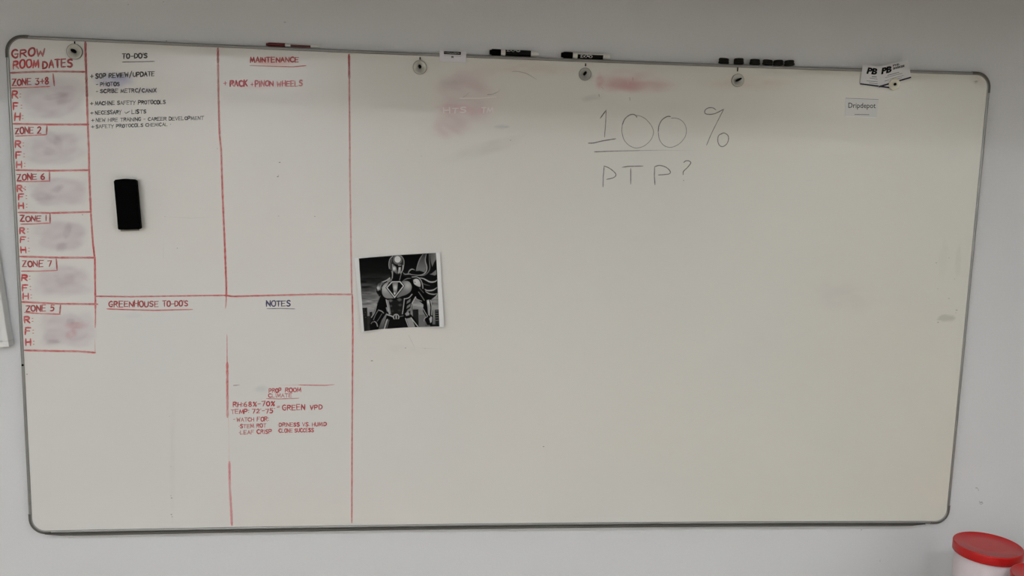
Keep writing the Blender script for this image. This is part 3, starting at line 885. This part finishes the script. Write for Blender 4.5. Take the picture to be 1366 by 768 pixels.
# ------------------------------------------------------------------ round disc magnets
def disc_magnet(px, py, r_px, kind, label, core, tick):
    m = 1.875e-3 * r_px
    c = B(px, py, SURF)
    y0 = SURF if kind != 'cream' else -.0226
    c = B(px, py, y0)
    t = thing('disc_magnet', c, label, 'magnet', 'disc magnets along the top')
    Mx = Matrix.Translation(Vector(c)) @ Matrix.Rotation(math.pi / 2, 4, 'X')
    face = M['cream'] if kind == 'cream' else M['disc']
    if kind == 'flat': face = mat('grey_disc', (170, 170, 164), .45, metal=.1)
    lathe('disc', [(m * .93, 0), (m * .97, .001), (m * .97, .0042), (m * .9, .0052), (m * .80, .0050), (m * .74, .0040), (m * .30, .0036), (m * .27, .0028), (.0001, .0028)], face, t, 48, Mx)
    if kind != 'cream':
        lathe('rim', [(m * .98, 0), (m * 1.0, .0003), (m * 1.0, .0040), (m * .955, .0047), (m * .95, .004), (m * .95, 0)], M['rim'], t, 48, Mx)
    # black core: a short, sometimes elongated knob
    cx, cy, rx, ry, an = core
    V, F = [], []
    n = 20
    for h, s in ((.0028, 1), (.0066, .95), (.0078, .6)):
        for q_ in range(n):
            a = 2 * math.pi * q_ / n
            x, z = rx * math.cos(a) * s, ry * math.sin(a) * s
            ca_, sa_ = math.cos(an), math.sin(an)
            V.append((c[0] + cx + x * ca_ - z * sa_, y0 - h, c[2] + cy + x * sa_ + z * ca_))
    for i in range(2):
        for q_ in range(n):
            F.append((i * n + q_, i * n + (q_ + 1) % n, (i + 1) * n + (q_ + 1) % n, (i + 1) * n + q_))
    F.append(tuple(range(2 * n, 3 * n)))
    mesh('knob', V, F, M['black'], t, True)
    if tick:
        (x0, y0_, x1, y1_) = tick
        a, b = B(x0, y0_, SURF - .001), B(x1, y1_, SURF - .001)
        box('cord', min(a[0], b[0]) - .0011, max(a[0], b[0]) + .0011, SURF - .002, SURF, b[2], a[2], M['black'], t, .0004)
    return t


mm = .001
disc_magnet(100, 69, 9.6, 'lens', 'round grey disc magnet at the upper left corner beside the first red line', (-1 * mm, 1.2 * mm, 7.2 * mm, 4.2 * mm, -.5), (99.6, 55, 99.7, 59.5))
disc_magnet(560, 89.9, 9.0, 'lens', 'round grey disc magnet left of the white name label', (0, 1.5 * mm, 3.9 * mm, 5 * mm, .3), (560.2, 76, 560.3, 79.5))
disc_magnet(780.2, 99, 8.3, 'flat', 'matt grey disc magnet below the right black marker', (-.5 * mm, 1.5 * mm, 3.5 * mm, 6 * mm, -.6), (781, 84.5, 781.3, 88.4))
disc_magnet(983.8, 107.3, 8.6, 'lens', 'round grey disc magnet below the row of small black magnets', (1.2 * mm, 1.4 * mm, 9 * mm, 3 * mm, .5), (984, 90, 984, 95.2))
disc_magnet(1192.6, 112.6, 7.9, 'cream', 'cream white disc magnet holding the two business cards', (.4 * mm, .2 * mm, 3.2 * mm, 3.2 * mm, 0), None)


# ------------------------------------------------------------------ markers lying on the frame
def top_z(u): return Z0 + float(bow(u, BH))


def ring(x, cy, cz, r, n=28):
    return [(x, cy - r * math.cos(2 * math.pi * k / n), cz + r * math.sin(2 * math.pi * k / n)) for k in range(n)]


def tube(name, stations, cy, m, parent, n=28):
    V, F = [], []
    for (x, cz, r) in stations: V += ring(x, cy, cz, r, n)
    for i in range(len(stations) - 1):
        for k in range(n):
            F.append((i * n + k, i * n + (k + 1) % n, (i + 1) * n + (k + 1) % n, (i + 1) * n + k))
    F += [tuple(range(n))[::-1], tuple(range((len(stations) - 1) * n, len(stations) * n))]
    return mesh(name, V, F, m, parent, True)


def marker(px0, px1, pyref, r, label, capm, sleeve, roll, txt, cut):
    """dry-erase marker lying along the top of the frame; cut = pixel x of cap end, sleeve start, sleeve end"""
    cy = -.0035 - r
    f = lambda px: B(px, pyref, cy)[0]
    xa, xb = f(px0), f(px1)
    cz = lambda x: top_z(x) + r + .0003
    t = thing('marker_pen', ((xa + xb) / 2, cy, top_z((xa + xb) / 2)), label, 'marker')
    x1, x2, x3 = [f(c) for c in cut]
    S = lambda L: [(x, cz(x), rr) for x, rr in L]
    tube('cap', S([(xa, r * .55), (xa + .001, r * .72), (xa + .005, r * .76), (xa + .0055, r * .93), (xa + .008, r * .98), (x1 - .001, r * .98), (x1, r * .92)]), cy, capm, t)
    tube('barrel', S([(x1, r * .74), (x1 + .001, r * .86), (x2, r * .9), (x3 + .001, r * .9), (xb - .008, r * .88), (xb - .007, r * .78), (xb - .001, r * .76), (xb, r * .6)]), cy, M['white_plastic'], t)
    # printed sleeve
    tube('label_sleeve', S([(x2, r * .925), (x2 + .0003, r * .94), (x3 - .0003, r * .94), (x3, r * .925)]), cy, sleeve, t)
    V, F = type_bm(txt[0], .02)
    lo, hi = V.min(0), V.max(0)
    L = x3 - x2
    out = []
    for v in V:
        a = (v[0] - lo[0]) / (hi[0] - lo[0]); b = (v[1] - lo[1]) / (hi[1] - lo[1])
        x = x2 + L * (txt[1] + (txt[2] - txt[1]) * a)
        ang = roll + (b - .5) * txt[3]
        out.append((x, cy - r * .952 * math.cos(ang), cz(x) + r * .952 * math.sin(ang)))
    mesh('lettering', out, F, M['text_white'], t)
    if txt[4] is not None:      # thin grey band
        V, F = [], []
        for i in range(13):
            for j, a in enumerate((txt[4], txt[4] + .16)):
                x = x2 + L * i / 12
                V.append((x, cy - r * .955 * math.cos(a), cz(x) + r * .955 * math.sin(a)))
        for i in range(12): F.append((i * 2, i * 2 + 2, i * 2 + 3, i * 2 + 1))
        mesh('grey_band', V, F, M['text_grey'], t)
    return t


M['red_sleeve'] = mat('dark_red_sleeve', (96, 34, 40), .45)
marker(653, 718.5, 71, .0080, 'black-capped marker with all-black sleeve lying on the frame right of the white name label', M['black_plastic'], M['black_label'], .75, ('EXPO', .04, .58, .9, None), (668, 674, 708))
m2 = marker(748.5, 813.5, 76, .0080, 'black-capped marker with black and white sleeve lying above the matt grey disc magnet', M['black_plastic'], M['black_label'], -.35, ('EXPO', .1, .58, .9, None), (763.5, 770, 804))
# white upper half of that sleeve with its grey pinstripe
def sleeve_patch(t, pxa, pxb, py, r, a0, a1, m, name):
    cy = -.0035 - r
    xa, xb = B(pxa, py, cy)[0], B(pxb, py, cy)[0]
    V, F = [], []
    for i in range(9):
        x = xa + (xb - xa) * i / 8
        for j in range(9):
            a = a0 + (a1 - a0) * j / 8
            V.append((x, cy - r * .956 * math.cos(a), top_z(x) + r + .0003 + r * .956 * math.sin(a)))
    for i in range(8):
        for j in range(8):
            F.append((i * 9 + j, i * 9 + 9 + j, i * 9 + 10 + j, i * 9 + j + 1))
    return mesh(name, V, F, m, t, True)


sleeve_patch(m2, 769.6, 804.4, 76, .0080, .28, 1.9, M['white_plastic'], 'white_band')
sleeve_patch(m2, 770, 804, 76, .00802, .72, .86, M['text_grey'], 'grey_band')
marker(355, 427, 64, .0050, 'slim dark red capped marker lying on the frame above the maintenance heading', M['red_cap'], M['white_plastic'], .5, ('EXPO', .1, .5, .9, None), (380.5, 387.5, 415))
mr = bpy.data.objects['marker_pen.002']
sleeve_patch(mr, 387.8, 414.6, 64, .0050, -.9, .35, M['red_sleeve'], 'red_band')
for o in mr.children:
    if o.name.startswith('lettering'): o.data.materials[0] = M['text_white']


# ------------------------------------------------------------------ small black magnets standing on the frame
spots = [(965, 15.2, 7.4, -3, 'smooth rounded small black magnet, leftmost of the row of six on the frame'),
         (985.4, 14.6, 8.0, 2, 'small black magnet directly above the grey disc magnet with the slanted knob'),
         (1006.6, 15.4, 7.8, 0, 'small black magnet, third from the left of the row of six on the frame'),
         (1023.4, 15.0, 7.2, -4, 'small black magnet, fourth from the left of the row of six'),
         (1038.2, 14.6, 7.4, 3, 'small black magnet, second from the right of the row of six'),
         (1053, 14.6, 7.4, 5, 'small tilted black magnet at the right end of the row of six')]
for i, (px, wpx, hpx, tilt, lab) in enumerate(spots):
    cy = -.0125
    p = B(px, 88, cy)
    r, h = wpx * 1.87e-3 / 2, hpx * 1.87e-3
    r = min(r, .0142)
    z = top_z(p[0]) + .0004
    t = thing('black_magnet', (p[0], cy, z), lab, 'magnet', 'small black magnets on the frame')
    Mx = Matrix.Translation(Vector((p[0], cy, z + r * abs(math.sin(math.radians(tilt))) * .8))) @ Matrix.Rotation(math.radians(-tilt), 4, 'Y') @ Matrix.Scale(.62, 4, (0, 1, 0))
    lathe('magnet_body', [(r * .78, 0), (r * .95, h * .05), (r * .97, h * .25), (r * .88, h * .5), (r * .90, h * .62)], M['magnet'], t, 18, Mx, .05)
    lathe('magnet_cap', [(r * .90, h * .60), (r * .93, h * .70), (r * .88, h * .86), (r * .78, h * .97), (r * .5, h), (.0001, h)], M['magnet'], t, 18, Mx, .05)

# ------------------------------------------------------------------ eraser
er = thing('board_eraser', B(170, 307, SURF), 'black felt board eraser standing upright on the board below the to-do list', 'eraser')
def quadbox(name, P, yf, yb, m, parent, bev=.003, wob=0.):
    A = Bv(P, yf)
    bm = bmesh.new()
    vs = [bm.verts.new(a) for a in A] + [bm.verts.new((a[0], yb, a[2])) for a in A]
    n = len(A)
    bm.faces.new(vs[:n]); bm.faces.new(vs[n:][::-1])
    for i in range(n): bm.faces.new((vs[i], vs[n + i], vs[n + (i + 1) % n], vs[(i + 1) % n]))
    bmesh.ops.recalc_face_normals(bm, faces=bm.faces[:])
    if bev: bmesh.ops.bevel(bm, geom=bm.edges[:], offset=bev, segments=3, affect='EDGES')
    return from_bm(name, bm, m, parent, False)


quadbox('eraser_body', [(151, 239.9), (165, 238.2), (180.6, 239.2), (187.2, 304.2), (185.5, 306), (157, 306.2)], -.044, -.030, M['black_plastic'], er, .0025)
quadbox('felt_pad', [(152, 241), (166, 239.2), (181.6, 240), (187.6, 305), (170, 306.4), (157, 306.2)], -.031, SURF - .0005, M['felt'], er, .0015)
k = []
V, F = [], []
for i in range(150):          # loose felt fibres along the right edge
    t_ = i / 149
    px, py = 181.6 + (187.6 - 181.6) * t_, 240 + 65 * t_
    yy = -.019 - random.random() * .024
    a = B(px, py, yy)
    L = random.uniform(.0006, .0024)
    b = len(V)
    V += [(a[0] - .001, yy, a[2] - .0008), (a[0] - .001, yy, a[2] + .0008), (a[0] + L, yy - .0002, a[2] + random.uniform(-.001, .001)), (a[0] - .001, yy - .0008, a[2])]
    F += [(b, b + 1, b + 2), (b, b + 2, b + 3), (b + 1, b + 3, b + 2)]
tag(mesh('felt_fuzz', V, F, M['felt'], er), kind='stuff')
quadbox('backing_strip', [(153.5, 243), (180, 242), (185.5, 307.6), (161, 308.6)], SURF - .0035, SURF - .0003, mat('grey_foam', (150, 150, 138), .8), er, 0)

# ------------------------------------------------------------------ printed picture: a generic caped figure in armour
GX0, GY0, SCL = 465, 325, 5.907      # units of the drawing: 5.907 to the photo pixel
NXP, NYP = 250, 230
fx, fy = np.meshgrid(np.linspace(0, 1, NXP), np.linspace(0, 1, NYP))
TL, TR, BR, BL = (46, 113), (720, 68), (753, 655), (104, 698)
PX = (TL[0] * (1 - fx) + TR[0] * fx) * (1 - fy) + (BL[0] * (1 - fx) + BR[0] * fx) * fy
PY = (TL[1] * (1 - fx) + TR[1] * fx) * (1 - fy) + (BL[1] * (1 - fx) + BR[1] * fx) * fy
PY = PY - fy ** 3 * 15 * np.sin(np.pi * np.clip(fx * 1.02, 0, 1)) - (1 - fy) ** 3 * 3 * np.sin(np.pi * fx)
I = np.full(PX.shape, .93)


def sdist(P, X, Y):
    P = [np.asarray(p, float) for p in P]
    n = len(P)
    d = np.full(X.shape, 1e9); inn = np.zeros(X.shape, bool)
    for i in range(n):
        a, b = P[i], P[(i + 1) % n]
        e = b - a
        t = np.clip(((X - a[0]) * e[0] + (Y - a[1]) * e[1]) / (e @ e + 1e-9), 0, 1)
        d = np.minimum(d, np.hypot(X - a[0] - t * e[0], Y - a[1] - t * e[1]))
        c = ((a[1] > Y) != (b[1] > Y))
        with np.errstate(divide='ignore', invalid='ignore'):
            xi = a[0] + (Y - a[1]) * e[0] / (e[1] if abs(e[1]) > 1e-9 else 1e-9)
        inn ^= c & (X < xi)
    return np.where(inn, d, -d)


def cl(v): return np.clip(v, 0, 1)


def poly(P, v, s=2., v2=None, axis=None, smooth=False, glow=None, a=1.):
    """fill: v constant, or gradient v->v2 between two points axis; glow = (gx, gy, r, value) a lighter spot"""
    global I
    if smooth: P = catmull(list(P) + [P[0]], 5)[:-1]
    xs = [p[0] for p in P]; ys = [p[1] for p in P]
    sl = (PX > min(xs) - 12) & (PX < max(xs) + 12) & (PY > min(ys) - 12) & (PY < max(ys) + 12)
    X, Y = PX[sl], PY[sl]
    f = cl(.5 + sdist(P, X, Y) / s) * a
    val = np.full(X.shape, float(v))
    if v2 is not None:
        (x0, y0), (x1, y1) = axis
        t = cl(((X - x0) * (x1 - x0) + (Y - y0) * (y1 - y0)) / ((x1 - x0) ** 2 + (y1 - y0) ** 2))
        val = v + (v2 - v) * t
    if glow:
        gx, gy, gr, gv = glow
        t = np.exp(-((X - gx) ** 2 + (Y - gy) ** 2) / gr ** 2)
        val = val * (1 - t) + gv * t
    I[sl] = I[sl] * (1 - f) + val * f


def pline(P, wd, v, s=2.5, smooth=True, taper=False, a=1.):
    global I
    if smooth and len(P) > 2: P = catmull(P, 5)
    P = [np.asarray(p, float) for p in P]
    xs = [p[0] for p in P]; ys = [p[1] for p in P]
    sl = (PX > min(xs) - wd - 6) & (PX < max(xs) + wd + 6) & (PY > min(ys) - wd - 6) & (PY < max(ys) + wd + 6)
    X, Y = PX[sl], PY[sl]
    best = np.full(X.shape, 1e9)
    n = len(P) - 1
    for i in range(n):
        e = P[i + 1] - P[i]
        t = cl(((X - P[i][0]) * e[0] + (Y - P[i][1]) * e[1]) / (e @ e + 1e-9))
        d = np.hypot(X - P[i][0] - t * e[0], Y - P[i][1] - t * e[1])
        ww = wd / 2
        if taper: ww = wd / 2 * (.25 + .75 * math.sin(math.pi * (i + .5) / n))
        best = np.minimum(best, d - ww)
    f = cl(.5 - best / s) * a
    I[sl] = I[sl] * (1 - f) + v * f


PIC = [(80, 115), (250, 100), (430, 86), (600, 76), (688, 72), (697, 200), (704, 350), (716, 652), (620, 654), (430, 662), (270, 672), (200, 680), (122, 690), (100, 400)]
# sky: dark above, lighter toward the horizon, with cloud bands
f = cl(.5 + sdist(PIC, PX, PY) / 2.5)
yy = (PY - 80) / 600
sky = np.interp(yy, [0, .25, .42, .6, .68, .8, 1], [.02, .035, .10, .26, .42, .34, .12])
cl1 = vnoise(PX + 400, PY * 3.2 + 300, 90, 70, 5) * .6 + vnoise(PX, PY * 3.5, 40, 32, 6) * .4
sky = sky * (1 + (cl1 - .5) * 1.7 * cl((yy - .2) * 5) * cl((.8 - yy) * 5))
I = I * (1 - f) + cl(sky) * f
MASK = f
for (x0, x1, y0, y1, v) in ((108, 147, 505, 690, .05), (147, 168, 570, 690, .07), (165, 187, 538, 690, .05), (185, 230, 590, 690, .06), (505, 550, 518, 660, .05), (550, 600, 560, 660, .25),
                            (680, 716, 520, 655, .05), (640, 716, 636, 655, .04), (270, 302, 525, 560, .4)):
    poly([(x0, y0), (x1, y0 - 2), (x1 + 4, y1), (x0 + 4, y1)], v)
for y in (530, 548, 566, 584, 604): pline([(686, y), (706, y - 1)], 3, .35, smooth=False)
for x, y in ((118, 520), (130, 540), (120, 560), (133, 580)): pline([(x, y), (x + 3, y)], 3, .22, smooth=False)
# cape
poly([(430, 225), (465, 238), (480, 205), (505, 196), (520, 205), (560, 110), (590, 76), (688, 74), (694, 200), (697, 300), (700, 400), (650, 445), (600, 420), (575, 350), (520, 280), (450, 250)], .03, 3)
poly([(585, 80), (560, 115), (538, 180), (530, 215), (560, 212), (600, 225), (612, 190), (605, 130), (612, 80)], .10, 5, .28, ((590, 90), (590, 200)))
poly([(636, 78), (688, 75), (690, 120), (672, 150), (660, 180), (650, 150)], .16, 5, .3, ((640, 90), (688, 100)))
poly([(655, 235), (690, 205), (693, 240), (680, 250), (640, 240)], .30, 5)
for P, wd, v in (([(586, 82), (562, 120), (545, 165), (534, 208)], 6, .42), ([(612, 80), (604, 130), (616, 180), (612, 215), (590, 240), (550, 248), (490, 242)], 8, .55),
                 ([(634, 80), (636, 130), (640, 190), (625, 225), (590, 250), (540, 250)], 6, .32), ([(430, 228), (445, 240), (480, 238), (500, 245)], 6, .55),
                 ([(468, 236), (480, 212), (500, 200), (520, 206)], 7, .55), ([(552, 268), (590, 275), (640, 300), (680, 298), (697, 285)], 9, .62),
                 ([(585, 350), (620, 368), (665, 365), (698, 345)], 9, .58), ([(590, 362), (630, 390), (670, 398), (698, 392)], 8, .5), ([(655, 440), (690, 415), (702, 390)], 9, .5),
                 ([(560, 300), (600, 320), (640, 330)], 8, .16), ([(605, 395), (620, 420), (628, 440)], 5, .5)):
    pline(P, wd, v, 5, taper=True)
# torso and arms, dark suit
poly([(330, 285), (260, 305), (225, 330), (218, 380), (245, 420), (215, 490), (185, 580), (165, 640), (172, 690), (232, 680), (262, 600), (300, 545), (300, 560), (290, 600), (265, 690), (560, 660), (530, 600), (495, 560),
      (505, 470), (528, 420), (560, 455), (590, 480), (585, 530), (610, 575), (600, 600), (620, 640), (660, 640), (665, 580), (660, 470), (640, 440), (615, 400), (590, 330), (560, 275), (500, 262), (430, 255), (420, 225), (330, 225)], .025, 2)
# neck and shoulders
poly([(345, 235), (410, 240), (405, 290), (350, 290)], .03)
pline([(340, 215), (345, 250), (338, 285)], 5, .45, 3); pline([(415, 235), (408, 262), (402, 285)], 4, .4, 3)
pline([(325, 270), (300, 288), (262, 305)], 8, .62, 4); pline([(325, 275), (345, 300)], 5, .4, 4)
poly([(300, 290), (325, 275), (335, 300), (310, 305)], .35, 5)
poly([(222, 345), (232, 315), (262, 302), (285, 308), (262, 330), (248, 370), (232, 385)], .16, 3, glow=(233, 350, 16, .75))
pline([(262, 310), (248, 345), (252, 380), (240, 398)], 4, .45, 3)
poly([(228, 375), (250, 362), (262, 395), (240, 400)], .03, 3)
poly([(500, 262), (545, 265), (575, 300), (588, 350), (560, 345), (530, 330), (505, 300)], .05, 3)
poly([(510, 285), (530, 276), (552, 283), (566, 310), (564, 338), (540, 332), (516, 315)], .62, 4, glow=(535, 300, 22, .8), smooth=True)
pline([(500, 262), (540, 262), (568, 285), (582, 320), (586, 352)], 6, .55, 3)
pline([(520, 302), (527, 304)], 5, .05, 3)
# chest plates
poly([(262, 345), (285, 315), (318, 300), (300, 345), (330, 395), (360, 425), (330, 430), (290, 425), (266, 395)], .38, 4, glow=(290, 350, 34, .62), smooth=True)
poly([(410, 300), (440, 292), (478, 300), (497, 335), (488, 375), (455, 400), (420, 412), (380, 425), (400, 390), (438, 335)], .28, 4, glow=(465, 330, 32, .60), smooth=True)
pline([(430, 290), (460, 275), (492, 272)], 5, .4, 4, taper=True)
# emblem: plain kite-shaped shield
poly([(338, 292), (410, 290), (444, 332), (362, 436), (290, 346)], .03, 2)
poly([(341, 297), (407, 295), (438, 332), (363, 428), (297, 345)], .82, 2)
poly([(344, 304), (403, 302), (429, 333), (363, 416), (306, 346)], .03, 2)
poly([(345, 306), (388, 304), (380, 388), (356, 388)], .30, 5, glow=(368, 345, 22, .72))
poly([(354, 388), (364, 381), (372, 390), (363, 406)], .85, 3)
# belly
poly([(300, 430), (365, 445), (430, 430), (425, 560), (390, 575), (350, 570), (318, 560)], .045, 4)
for (x, y, r, v) in ((330, 448, 16, .22), (400, 440, 18, .2), (330, 490, 13, .13), (405, 482, 15, .13), (345, 530, 12, .09), (400, 525, 12, .09)):
    poly([(x - r, y), (x, y - r * .6), (x + r, y), (x, y + r * .7)], v, 9, smooth=True)
poly([(292, 440), (312, 445), (322, 500), (330, 555), (316, 552), (306, 500)], .35, 3)
pline([(296, 440), (310, 500), (322, 555)], 4, .75, 2.5); pline([(312, 445), (326, 520), (332, 552)], 3, .55, 2.5)
pline([(300, 505), (308, 530)], 10, .45, 4)
pline([(500, 398), (475, 425), (438, 435)], 6, .6, 3); pline([(440, 432), (432, 500), (424, 552)], 6, .6, 3)
pline([(505, 460), (493, 500), (492, 555)], 5, .6, 3)
for y in (440, 478, 512): poly([(462, y + 12), (490, y - 8), (485, y + 16), (456, y + 34)], .30, 3)
pline([(528, 420), (510, 452), (500, 470)], 7, .7, 3)
poly([(445, 552), (462, 535), (480, 545), (478, 562), (455, 568)], .45, 3)
# belt
pline([(303, 558), (330, 566), (352, 576)], 9, .55, 3); pline([(398, 575), (430, 568)], 6, .25, 3)
poly([(375 + 25 * math.cos(a), 578 + 26 * math.sin(a)) for a in np.linspace(0, 6.28, 20)[:-1]], .6, 2.5)
poly([(375 + 18 * math.cos(a), 578 + 19 * math.sin(a)) for a in np.linspace(0, 6.28, 20)[:-1]], .06, 2.5)
pline([(375, 564), (375, 592)], 7, .72, 2.5, smooth=False)
# thighs
pline([(306, 598), (292, 640), (284, 668)], 12, .45, 3); pline([(300, 600), (278, 670)], 3, .75, 2.5); pline([(320, 602), (300, 668)], 3, .65, 2.5)
poly([(455, 590), (492, 582), (520, 620), (535, 657), (478, 660)], .42, 3)
pline([(448, 588), (472, 658)], 5, .75, 2.5, smooth=False); pline([(492, 582), (522, 622), (550, 656)], 6, .7, 2.5)
poly([(508, 610), (522, 625), (540, 658), (525, 658)], .03, 2)
poly([(322, 595), (445, 590), (472, 660), (300, 668)], .03, 4)
# arms
pline([(250, 410), (238, 440), (222, 480)], 4, .22, 4); pline([(222, 478), (205, 540), (180, 580)], 6, .5, 3); pline([(236, 520), (212, 560), (196, 600)], 4, .38, 3)
pline([(240, 524), (262, 532), (275, 545)], 7, .45, 4); pline([(262, 552), (240, 590), (225, 610)], 4, .28, 3)
pline([(205, 612), (220, 625), (228, 650)], 6, .5, 3); pline([(178, 630), (186, 618), (200, 614)], 4, .35, 3)
pline([(552, 380), (580, 420), (596, 445)], 6, .28, 4); pline([(560, 350), (590, 385)], 5, .2, 4)
pline([(520, 430), (545, 440), (575, 452)], 6, .4, 3); pline([(508, 448), (560, 462)], 4, .3, 3)
poly([(616, 445), (634, 440), (645, 500), (640, 570), (628, 560), (622, 500)], .45, 3, glow=(630, 460, 18, .8))
pline([(645, 445), (656, 490), (655, 560)], 6, .62, 3); pline([(588, 512), (606, 545), (622, 570)], 5, .5, 3); pline([(622, 572), (598, 590), (594, 610)], 4, .55, 3)
poly([(636, 590), (650, 570), (658, 580), (655, 615), (645, 625)], .6, 3)
# head: smooth helmet with a round lamp on the brow
poly([(318, 185), (322, 130), (345, 98), (385, 86), (420, 96), (436, 130), (432, 180), (422, 215), (400, 240), (372, 238), (345, 215), (330, 205)], .07, 2.5, smooth=True)
pline([(322, 196), (318, 160), (326, 122), (348, 98)], 5, .6, 3); pline([(336, 205), (330, 160), (340, 120)], 4, .3, 3)
pline([(430, 200), (436, 160), (434, 125), (415, 97), (385, 87)], 4, .55, 3)
poly([(386 + 36 * math.cos(a), 124 + 38 * math.sin(a)) for a in np.linspace(0, 6.28, 24)[:-1]], .30, 4)
poly([(386 + 31 * math.cos(a), 124 + 32 * math.sin(a)) for a in np.linspace(0, 6.28, 24)[:-1]], .12, 4)
poly([(386 + 25 * math.cos(a), 123 + 27 * math.sin(a)) for a in np.linspace(0, 6.28, 24)[:-1]], .80, 5)
poly([(345, 160), (372, 172), (385, 236), (368, 228), (348, 208)], .25, 3, glow=(358, 195, 16, .8))
poly([(352, 165), (430, 165), (425, 185), (392, 180), (384, 215), (378, 185)], .03, 3)
poly([(396, 186), (410, 184), (410, 222), (396, 236), (388, 230)], .5, 3, glow=(402, 195, 10, .8))
pline([(428, 170), (426, 205), (412, 232)], 7, .55, 3); pline([(345, 162), (348, 210), (345, 270)], 5, .5, 3)
pline([(392, 168), (412, 168)], 5, .6, 3)
# anything drawn past the picture's edge is trimmed back to the white margin
I = I * MASK + .93 * (1 - MASK)
PC = np.repeat(lin(255 * cl(np.sqrt(I) if False else I))[..., None], 3, -1)
PC = np.repeat((cl((I - .02) / .98) ** 1.2 * .86)[..., None], 3, -1)
curl = .0008 + .010 * fy ** 2.5 * (2 * np.abs(fx - .5)) ** 1.6 + .006 * fx ** 4 + .002 * (1 - fy) ** 3
W = np.zeros(PX.shape + (3,))
for i in range(NYP):
    for j in range(0, NXP):
        pass
yp = SURF - curl - .0006
Xp, Yp = GX0 + PX / SCL, GY0 + PY / SCL
d = FWD + RIGHT * ((Xp[..., None] - 683) / FPX) - UP * ((Yp[..., None] - 384) / FPX)
tt = (yp - CAM[1]) / d[..., 1]
W = CAM + d * tt[..., None]
pp = thing('printed_picture', B(536, 440, SURF), 'black and white printed picture of an armoured caped figure on curling white paper', 'picture')
ii = np.arange(NXP * NYP).reshape(NYP, NXP)
F = np.stack([ii[:-1, :-1], ii[1:, :-1], ii[1:, 1:], ii[:-1, 1:]], -1).reshape(-1, 4)
sheet = mesh('paper_sheet', W.reshape(-1, 3), F.tolist(), M['print'], pp, True, PC.reshape(-1, 3))

# ------------------------------------------------------------------ crooked white frame at the far left
wf = thing('picture_frame', (-.24, -.002, 1.36), 'white-framed board hung crooked on the wall at the far left edge', 'frame')
a6 = math.radians(5.6)
cor = B(12.0, 462.5, -.03)
ex, ez = Vector((math.cos(a6), 0, math.sin(a6))), Vector((-math.sin(a6), 0, math.cos(a6)))
def fpart(name, u0, u1, v0, v1, y0, y1, m, bev=0.):
    bm = box_bm(u0, u1, y0, y1, v0, v1, bev)
    for v in bm.verts:
        c = v.co.copy()
        p = Vector(cor) + ex * c.x + ez * c.z
        v.co = Vector((p.x, c.y, p.z))
    return from_bm(name, bm, m, wf)


fpart('frame_rail', -.34, 0, 0, .014, -.030, -.004, M['frame_white'], .002)
fpart('frame_rail', -.34, 0, .446, .46, -.030, -.004, M['frame_white'], .002)
fpart('frame_stile', -.014, 0, .014, .446, -.030, -.004, M['frame_white'], .002)
fpart('frame_stile', -.34, -.326, .014, .446, -.030, -.004, M['frame_white'], .002)
fpart('frame_panel', -.33, -.010, .010, .450, -.016, -.006, M['wall'])

# ------------------------------------------------------------------ jars with red lids on the counter
def jar(cx, cy, label):
    t = thing('plastic_jar', (cx, cy, .75), label, 'jar', 'jars with red lids')
    Mx = Matrix.Translation((cx, cy, .75))
    R = .0803
    lathe('jar_body', [(R * .86, 0), (R * .92, .004), (R * .93, .012), (R * .93, .1926), (R * .88, .2026), (R * .86, .2056), (R * .86, .2176), (.0001, .2176)], M['jar'], t, 96, Mx)
    lathe('lid', [(R * .955, .2031), (R * .99, .2036), (R, .2050), (R, .2251), (R * .995, .2267), (R * .975, .2277), (R * .955, .2271), (R * .945, .2258), (R * .5, .2260), (.0001, .2262)], M['redlid'], t, 96, Mx)
    return t


jar(2.4127, -.20, 'white plastic jar with a red lid, standing nearest the wall')
jar(2.4410, -.3847, 'white plastic jar with a red lid, in front of the jar nearest the wall')
ct = thing('counter', (2.9, -.28, 0), 'laminate counter below the whiteboard at the right, carrying the jars', 'counter')
box('counter_top', 1.9, 4.2, -.60, -.002, .715, .75, M['counter'], ct, .003)
box('cabinet_body', 1.93, 4.17, -.56, -.013, .10, .715, M['white_plastic'], ct)
box('plinth', 1.96, 4.14, -.50, -.02, 0, .10, M['black_plastic'], ct)
for i in range(4):
    x = 1.935 + i * .56
    dr = box('door', x + .003, x + .555, -.58, -.56, .11, .70, M['white_plastic'], ct, .002)
    h = box('handle', x + .47, x + .482, -.60, -.58, .5, .62, M['alu'], dr, .002)
    h.location = (0, 0, 0)

# ------------------------------------------------------------------ nicks and scuffs of the wall paint
k = Ink(-.0002)
for (x, y, r, d) in ((1302.6, 650.6, 1.2, .5), (1309, 669.8, 1.6, .5), (1309.6, 669.4, .8, .7), (1149, 706.6, .8, .8), (1174, 748, .9, .3), (222, 54.6, .8, .9), (206.5, 59.6, .7, .7), (171, 6, .8, .6), (218, 2.5, .8, .4),
                     (380, 29.6, 1.4, .35), (15, 398, .6, .25), (1175, 746, .6, .3)):
    k.dot(x, y, r, lin((60, 58, 56)), d)
k.stroke([(1302, 650), (1304.6, 651.6), (1305.4, 654.6)], .7, lin((110, 108, 104)), .6, True)
k.stroke([(1306.4, 668), (1308, 672.4), (1311.4, 671)], .8, lin((110, 108, 104)), .6, True)
o = k.build('wall_nicks', None, bpy.data.objects['wall_back'])
o.location = (0, 0, 0)
tag(o, 'tiny nicks in the wall paint', kind='stuff')
# screw heads on the frame's left side
sh = thing('frame_screw', B(30.2, 486.8, -.021), 'tiny black screw head on the left side of the whiteboard frame', 'screw')
lathe('screw_head', [(.0028, 0), (.0026, .0009), (.0014, .0014), (.0001, .0014)], M['black'], sh, 14, Matrix.Translation(Vector(B(30.2, 486.8, -.0202))) @ Matrix.Rotation(math.pi / 2, 4, 'X'))
bpy.context.view_layer.update()
